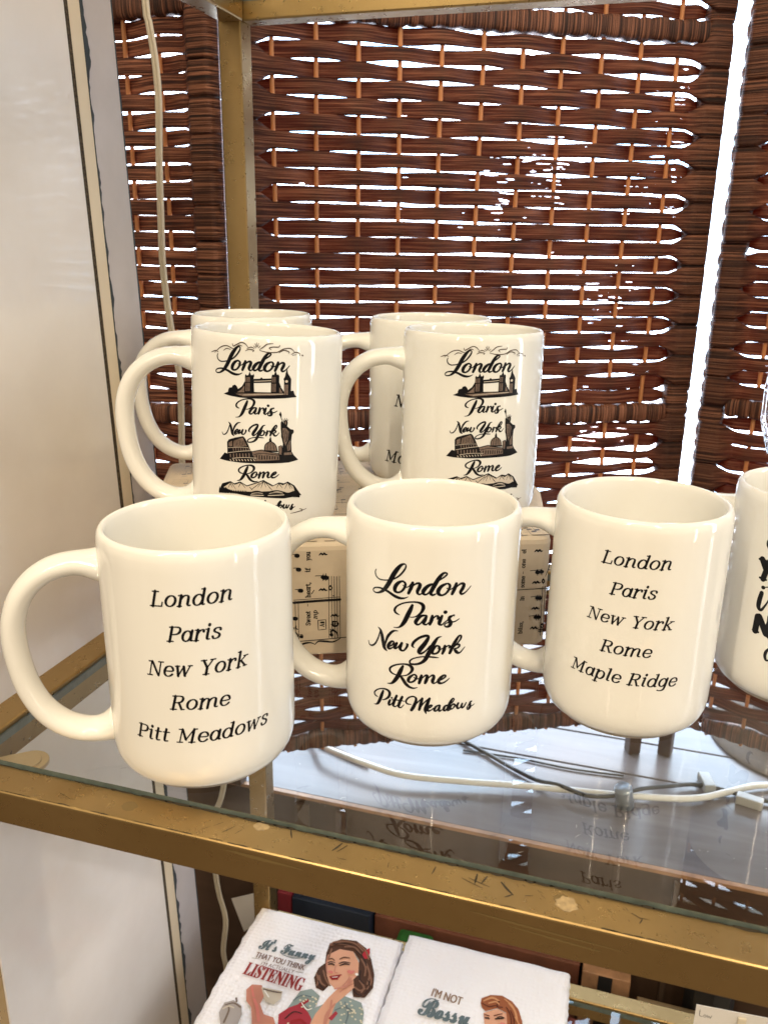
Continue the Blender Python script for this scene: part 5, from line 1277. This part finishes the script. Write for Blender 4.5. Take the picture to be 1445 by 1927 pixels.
mb = MB(); city_art(mb, on_mug, .38-s0, -.25); mb.build('illustration', ['ink','ink_grey','ink_cream','ink_brown'], m6)
m7 = make_mug('rearmost left white mug, mostly hidden behind the tilted landmark mug', (-18.53,21.26,BH), deg(22))
m8 = make_mug('shaded white mug behind the upright landmark mug, its serif lettering half covered', (-5.79,24.05,BH), deg(8))
mb = MB(); s0 = shift(deg(8)); c0 = .62
for w, a, b, z in (("London",-.9,3.4,10.05),("Paris",-.5,2.3,8.05),("New York",-1.49-.62,2.3,6.04),("Rome",-.7,2.5,4.02),("Maple Ridge",-2.27-.62,4.2,1.99)):
    serif(mb, w, a+c0-s0, z, b+c0-s0, z, .83, on_mug, .010)
mb.build('lettering', 'ink', m8)

# ------------------------------------------------------------------ the box covered in sheet music
ab = math.radians(24)
bx = thing('music_box', 'box covered in old sheet music carrying four mugs', 'box', (0,0,0), ab)
outline = [(-15.2,10.1),(9.75,10.1),(12.3,20.5),(12.3,30.2),(-15.2,30.2)]
def rounded(pts, rad, k=5):
    out = []; n = len(pts)
    for i in range(n):
        p, a, b = Vector(pts[i]), Vector(pts[i-1]), Vector(pts[(i+1)%n])
        u = (a-p).normalized(); v = (b-p).normalized(); s_, e_ = p+u*rad, p+v*rad
        for q in range(k+1):
            t = q/k; out.append(tuple(s_*(1-t)**2+p*2*t*(1-t)+e_*t*t))
    return out
mb = MB(); levels = [(0,.10),(.15,.0),(BH-.45,.0),(BH-.2,.06),(BH-.06,.2),(BH,.45)]
rings = []
cx, cy = -1.5, 20
for z, ins in levels:
    ro = rounded(outline, .7)
    rings.append([(x+(cx-x)/abs(cx-x+1e-6)*ins*(abs(cx-x) > 3), y+(1 if y < cy else -1)*ins*(abs(y-cy) > 5), z) for x, y in ro])
k = len(rings[0]); vs = [p for rg in rings for p in rg]
fs = [(i*k+j, i*k+(j+1)%k, (i+1)*k+(j+1)%k, (i+1)*k+j) for i in range(len(rings)-1) for j in range(k)]
fs.append(tuple(range(k))[::-1]); fs.append(tuple((len(rings)-1)*k+j for j in range(k)))
mb.add(vs, fs, 0, False); mb.build('box_body', 'paper', bx)
def on_front(u, v, h): return (u, 10.1-h, v)
mb = MB()
def clipz(st): return [p for p in st if p[1] < BH-.47]
for st in MUSIC_LEFT+MUSIC_RIGHT:
    q = clipz(st)
    if len(q) > 1: ink_stroke(mb, [(x,z,w*1.25+.012) for x,z,w in q], on_front, .012, 0, .08, smooth=len(q) != 5 or q[0][:2] != q[-1][:2] or abs(q[0][0]-q[1][0]) < .25)
def up(word, x, z0, z1, cap=.28, thick=22, thin=13, shear=0): serif(mb, word, x, z0, x, z1, cap, on_front, .012, 0, shear, thick, thin)
for w, x, a, b in (('Sweet',-4.92,2.0,2.95),('-',-4.98,3.24,3.46),('heart,',-4.90,3.83,4.80),('if',-4.90,5.46,5.74),('you',-4.88,6.20,6.76)): up(w, x, a, b)
up('mp', -4.52, 2.40, 2.98, .25, 24, 13, .25); up('A#', -4.10, 1.86, 2.24, .25, 22, 14)
for w, x, a, b in (('bliss,',8.31,.83,1.68),('In',8.28,3.09,3.39),('some',8.24,3.96,4.74),('-',8.20,4.86,5.06),('one',8.21,5.26,5.86),('el',8.20,6.22,6.50)): up(w, x, a, b, .26)
# further systems hidden from this side, and staves on the lid
for x in (-14.2,-9.4,.6):
    for i in range(5): ink_stroke(mb, [(x+i*.37,.5,.018),(x+i*.37,BH-.5,.018)], on_front, .012, 0, .5)
def on_top(u, v, h): return (u, v, BH+h)
r = random.Random(12)
y = 11.0
while y < 29.4:
    for i in range(5): ink_stroke(mb, [(-14.4,y+i*.27,.018),(9.4+min(2.4,(y-10)*.24),y+i*.27,.018)], on_top, .006, 0, 1.2)
    for i in range(34):
        x = r.uniform(-14,10); yy = y+r.choice((-.13,0,.14,.27,.4,.54,.8,1.1)); sg = r.choice((-1,1))
        ink_stroke(mb, [(x-.08,yy,.20),(x+.08,yy+.03,.20)], on_top, .008, 0, .1); ink_stroke(mb, [(x+.13*sg,yy,.025),(x+.13*sg,yy+.95*sg,.025)], on_top, .008, 0, .3)
    for i in range(24):
        x = r.uniform(-14,10); l = r.uniform(.25,.8); ink_stroke(mb, [(x,y-.5,.10),(x+l,y-.5,.10)], on_top, .006, 1, .2)
    y += 2.55
mb.build('music_print', ['ink','ink_brown'], bx)

# ------------------------------------------------------------------ tea towels on the lower shelf
def towel(label, x0, x1, y0, y1, z0, z1, seed, fills, strokes, texts):
    t = thing('tea_towel', label, 'tea towel', ((x0+x1)/2,(y0+y1)/2,z0), 0, 'printed tea towels on the lower shelf')
    cx, cy = (x0+x1)/2, (y0+y1)/2; lf = lumpy(seed); mb = MB(); nx, ny = 60, 100; W, H = x1-x0, y1-y0
    top = []
    for j in range(ny+1):
        for i in range(nx+1):
            u, v = i/nx, j/ny
            ex = min(u,1-u)*W; ey = min(v,1-v)*H; e = min(ex,ey)
            drop = .55*max(0,1-e/.9)**2
            wob = .12*(lf(v*16,3)-.5)*(1 if .02 < u < .98 else 1.4)
            sc = .10*abs(math.sin(v*H*2.1))*(u in (0,1)); sy = .10*abs(math.sin(u*W*2.1))*(v in (0,1))
            top.append((-W/2+u*W+wob*(2*u-1)-sc*(2*u-1), -H/2+v*H+.10*(lf(u*9,5)-.5)*(2*v-1)-sy*(2*v-1), (z1-z0)-drop+.10*(lf(u*5+lf(v*6,1),7)-.5)*min(1,e/2)))
    n = len(top); q = nx+1
    fs = [(j*q+i, j*q+i+1, (j+1)*q+i+1, (j+1)*q+i) for j in range(ny) for i in range(nx)]
    mb.add(top, fs, 0, True)
    rim = [j for j in range(q)]+[(k+1)*q-1 for k in range(1,ny+1)]+[ny*q+i for i in range(nx-1,-1,-1)]+[k*q for k in range(ny-1,0,-1)]
    prev = rim
    for lay in range(1,5):                               # the folded edge: soft layers
        zz = (z1-z0-.55)*(1-lay/4); bul = .14*(lay % 2)
        base = len(mb.v); mb.v += [(mb.v[k][0]*(1+bul/W*2), mb.v[k][1]*(1+bul/H*2), zz) for k in rim]
        for a in range(len(rim)):
            b2 = (a+1)%len(rim); mb.f.append((prev[a], base+a, base+b2, prev[b2])); mb.m.append(0); mb.s.append(True)
        prev = list(range(base, base+len(rim)))
    mb.f.append(tuple(prev)); mb.m.append(0); mb.s.append(False)
    cloth = mb.build('cloth', 'cotton', t)
    if fills:
        mats = []; mp = MB()
        def mi(c):
            k = 'p_'+c
            if k not in mats: mats.append(k)
            return mats.index(k)
        f = lambda u, v, h: (u-cx, v-cy, (z1-z0)+.075+h)
        for i, (c, P) in enumerate(fills): ink_fill(mp, P, f, .004*i, mi(c), .08)
        for i, (c, P) in enumerate(strokes): ink_stroke(mp, P, f, .06+.0006*i, mi(c), .06)
        for body, a0, b0, a1, b1, cap, c, fat in texts:
            line_of_text(mp, body, a0-cx, b0-cy, a1-cx, b1-cy, cap, (z1-z0)+.11, mi(c), fatten=fat)
        mp.build('print', mats, t)
    return t
towel("white waffle tea towel printed with a smiling dark-haired woman and It's Funny lettering", -21.75, -6.95, -4, 25.6, -40.75, -38.62, 5, TOWEL_ONE_FILL, TOWEL_ONE_STROKE,
  [(script_caps("It's Funny",'script'),-19.5,20.2,-14.1,20.5,1.35,'tteal',.05),("THAT YOU THINK",-19.4,19.22,-14.55,19.2,.62,'tbrown',.02),("I'M ACTUALLY",-18.5,18.58,-15.3,18.6,.40,'tbrown',0),(script_caps("LISTENING",'bold'),-19.65,17.2,-14.0,17.05,1.40,'tred',.03)])
towel("white waffle tea towel printed with a red-haired woman and I'm not Bossy lettering", -6.75, 8.55, -3, 26.6, -40.75, -38.45, 8, TOWEL_TWO_FILL, TOWEL_TWO_STROKE,
  [("I'M NOT",-2.92,19.9,-.25,19.75,.85,'ttan',.02),(script_caps("Bossy",'script'),-3.56,17.75,.75,17.9,2.15,'tteal',.07)])

# ------------------------------------------------------------------ small things around
def cord(name, label, pts, rad, mat, cat='cord', twin=False, group=None):
    p = curve3(pts, .8); mb = MB()
    if twin:
        mb.tube([(x-rad*.9,y,z) for x,y,z in p], rad, seg=12); mb.tube([(x+rad*.9,y,z) for x,y,z in p], rad, seg=12)
    else: mb.tube(p, rad, seg=12)
    return tag(mb.build(name, mat), label, cat, group)
cord('hanging_cord', 'cream twin cord hanging down between pillar and brass post', [(-31.6,31,58),(-31.56,31,43),(-31.36,31,40.8),(-31.0,31,38.1),(-30.89,31,35),(-31.18,31,30.6),(-31.35,31,26.4),(-31.47,31,22),(-31.19,31,18),(-30.78,31,14.8),(-30.44,31,12),(-30.59,31,8),(-30.7,31,3),(-29.6,31,-8),(-28.4,31,-20),(-28.0,31,-28),(-28.5,31,-31.5),(-29.3,31,-34),(-29.75,31,-40),(-29.5,31,-44),(-28.8,31,-47.7),(-29.3,31,-52.3),(-29.0,31,-56),(-29.0,31,-70),(-28.5,31.3,-89.6)], .165, 'cord_white', twin=True)
cord('white_cable', 'white cable curving over the pale window platform', [(-25.5,46.6,-32.9),(-24.07,46.0,-32.2),(-22.9,44.3,-31.9),(-20.9,43.0,-31.8),(-15.99,41.9,-32.0),(-11.5,41.55,-32.3),(-4.57,43.0,-32.6),(2.27,44.5,-32.7),(11.86,46.3,-32.9),(19.07,48,-32.9),(23.06,50.5,-32.9),(27.4,53.2,-32.9),(36,55,-33.1)], .36, 'cable_white', 'cable')
cord('black_cord', 'thin black cord crossing the white cable on the platform', [(-9.5,53.4,-33.2),(-6.24,51.3,-33.1),(-3.2,49.6,-33.1),(-.6,48.0,-33.1),(2.6,46.3,-33.0),(5.09,45.3,-32.4),(8.2,44.2,-32.3),(11.2,45.0,-32.2),(13.53,46.9,-32.2),(16.9,49.5,-32.8),(20.33,51.1,-33.0),(24.69,50.5,-33.0),(29,50.2,-33.1)], .24, 'cord_black')
cord('dark_rod', 'short dark rod lying on the platform behind the centre mug', [(-23.3,45.9,-33.1),(-19.6,44.6,-33.1),(-16.4,43.6,-33.1)], .28, 'plat_face', 'rod')
cord('thin_lead', 'thin dark lead lying flat behind the white cable', [(-6.5,49.9,-33.3),(0,50.3,-33.3),(6,50.1,-33.3),(12,50.6,-33.3)], .13, 'cord_black')
mb = MB(); mb.lathe([(0,0),(.82,0),(.95,.1),(.95,2.6),(.85,2.75),(0,2.75)], 32); o = mb.build('metal_cylinder', 'steel')
tag(o, 'small blue-grey metal cylinder standing on the black cord', 'lamp socket'); o.location = Vector((12.3,45.4,-33.5))*CM; o.rotation_euler = (math.radians(14), math.radians(-10), 0)
for i, (x,y,a,b,c,rz,lab) in enumerate(((20.9,51.7,.62,1.35,.85,.25,'clear white plug lying upright on the platform near the screen'),(25.2,49.6,1.35,.6,.85,-.25,'clear white plug at the end of the black cord'))):
    o = MB().box(-a,a,-b,b,0,c*1.2).box(-a*.55,a*.55,b+.002,b+.5,c*.3,c*.8).build('plug', 'plug', bevel=.12)
    tag(o, lab, 'plug', 'cable plugs on the platform'); o.location = Vector((x,y,-33.45))*CM; o.rotation_euler = (0,0,rz)
# straw hat lying on the platform at the right
mb = MB(); prof = [(10.6,.25),(10.4,.5),(9.0,.55),(7.2,.8),(6.2,1.3),(5.8,3.0),(5.2,4.6),(4.0,5.4),(2,5.7),(0,5.75)]
mb.lathe(prof, 60); o = mb.build('straw_hat', 'straw'); tag(o, 'tan straw hat lying on the platform under the right-hand screen', 'hat')
o.location = Vector((32.6,65.0,-33.5))*CM
for dx, lab in ((-.1,None),):
    pass
# low things in front of the platform, seen under the brass rail
def leaning_box(name, label, cat, x0, x1, y0, z0, h, d, mat, rz=0.0, group=None):
    o = MB().box(0,x1-x0,0,d,0,h).build(name, mat, bevel=.12); o.location = Vector((x0,y0,z0))*CM; o.rotation_euler = (0,0,rz)
    return tag(o, label, cat, group)
leaning_box('crate', 'brown wooden crate below the platform holding up the books and boxes', 'crate', -23.5, 27, 28.6, -90, 36.5, 7.4, 'plat_face')
ZB = -53.5
leaning_box('book', 'crimson book standing beside the navy book', 'book', -23.0, -21.4, 32.2, ZB, 10.2, 3.2, 'crimson', group='books below the platform')
leaning_box('book', 'navy blue book standing beside the crimson book', 'book', -21.3, -12.4, 32.2, ZB, 9.9, 3.0, 'navy', group='books below the platform')
leaning_box('carton', 'red-brown carton beside the navy book', 'carton', -12.2, 9.3, 33.2, ZB, 9.2, 2.6, 'redbrown')
o = MB().box(-1.9,1.9,-1.2,1.2,0,9.6).build('green_pouch', 'green', bevel=.5); tag(o, 'green felt pouch standing between the cartons', 'pouch'); o.location = Vector((-7.2,31.0,ZB))*CM
ob = thing('striped_carton', 'orange carton with one black stripe standing behind the lower brass rail', 'carton', (9.6,32.4,ZB))
MB().box(0,4.6,0,3,0,9.4).build('carton_body', 'plat_edge', ob, bevel=.1); MB().box(1.55,2.9,-.03,-.005,.1,9.3).build('stripe', 'black', ob)
leaning_box('wood_panel', 'tan wooden panel behind the paper price label', 'panel', 14.9, 27, 30.2, ZB, 8.2, 2.0, 'brass_pale')
# price label with handwriting on a plastic holder at the lower rail
pt = thing('price_label', 'white paper price label with small handwriting on the lower brass rail', 'label', (19.2,25.9,-40.0), math.radians(4))
MB().box(0,8.5,-.10,-.04,-.75,1.85).build('label_paper', 'card', pt)
mb = MB()
serif(mb, 'Low', 0,0,.01,.01,.01, lambda u,v,h:(u,v,h), 0) if False else None
for st in ([(.35,1.35,.05),(.38,.75,.05),(.62,.70,.05)],[(.78,.95,.04),(.70,.78,.05),(.82,.66,.04),(.93,.80,.05),(.80,.95,.04)],[(1.0,.95,.04),(1.06,.68,.05),(1.16,.88,.04),(1.26,.66,.05),(1.36,.98,.04)]):
    ink_stroke(mb, st, lambda u,v,h:(u,-.10-h,v), .006, 0, .05)
mb.build('handwriting', 'ink', pt)
MB().box(3.4,4.1,-.35,-.12,-.3,1.5).build('clip', 'cord_white', pt, bevel=.08)
# paper card behind the rear post
wc = MB().prism([(-28.7+27,-46.0+47),(-25.9+27,-44.5+47),(-25.7+27,-48.6+47),(-27.3+27,-50.2+47)], 0, .06).build('paper_card', 'card')
tag(wc, 'blank white paper card leaning behind the brass rear post', 'card'); wc.location = Vector((-27,32.4,-47))*CM; wc.rotation_euler = (math.radians(90),0,0)
# dark jars under the lower glass shelf
for i, (x, y, rr, h, lab) in enumerate(((9.0,33.5,1.7,7,'small dark jar below the lower shelf nearest the tea towel'),(13.0,34.2,1.5,6.4,'small dark jar below the lower shelf next to the tan panel'))):
    j = thing('jar', lab, 'jar', (x,y-6.8,-53.4), 0, 'dark jars below the lower shelf')
    MB().lathe([(0,0),(rr*.9,0),(rr,.3),(rr,h*.7),(rr*.7,h*.85),(rr*.7,h)], 28).build('jar_body', 'bottle', j)
    MB().lathe([(rr*.78,h*.98),(rr*.8,h+.8),(0,h+.85)], 28).build('lid', 'black' if i else 'rose', j)
ls = leaning_box('crate', 'low dark crate under the lower glass shelf carrying the jars', 'crate', 4, 27, 20, -90, 36.5, 8.0, 'floor')
# gift tin with pink facets, seen through the shelf glass at the right
gt = thing('gift_tin', 'dark tin with pink foil patches seen through the glass shelf', 'tin', (21.6,34.0,ZB))
MB().lathe([(0,0),(2.2,0),(2.3,.3),(2.3,15.5),(2.0,16.3),(0,16.4)], 8).build('tin_body', 'black', gt, bevel=.05)
for i,(x,z,w,h,mt) in enumerate(((-1.3,15.0,.7,.55,'pale_pink'),(.1,15.3,.9,.65,'pink'),(1.1,14.9,.55,.6,'pink'),(.3,13.9,.9,.45,'pale_pink'),(-.9,16.6,.5,.35,'pale_pink'))):
    MB().box(x-w/2,x+w/2,-2.42,-2.33,z-h/2,z+h/2).build('foil_patch', mt, gt, bevel=.02)
# clear stemmed glass at the right edge
gb = MB().lathe([(0,0),(3.2,0),(3.3,.15),(2.6,.35),(.55,.6),(.42,1.2),(.40,8.0),(.6,9.0),(2.4,10.0),(3.7,11.6),(4.3,13.6),(4.35,15.7),(4.05,17.8),(3.4,19.6),(3.3,19.7),(3.25,19.6),(3.9,17.7),(4.2,15.7),(4.15,13.7),(3.55,11.8),(2.2,10.25),(0,9.7)], 64).build('stemmed_glass', 'clear_glass')
tag(gb, 'clear stemmed glass at the right edge, in front of the woven screen', 'glass'); gb.location = Vector((20.95,22.0,0))*CM
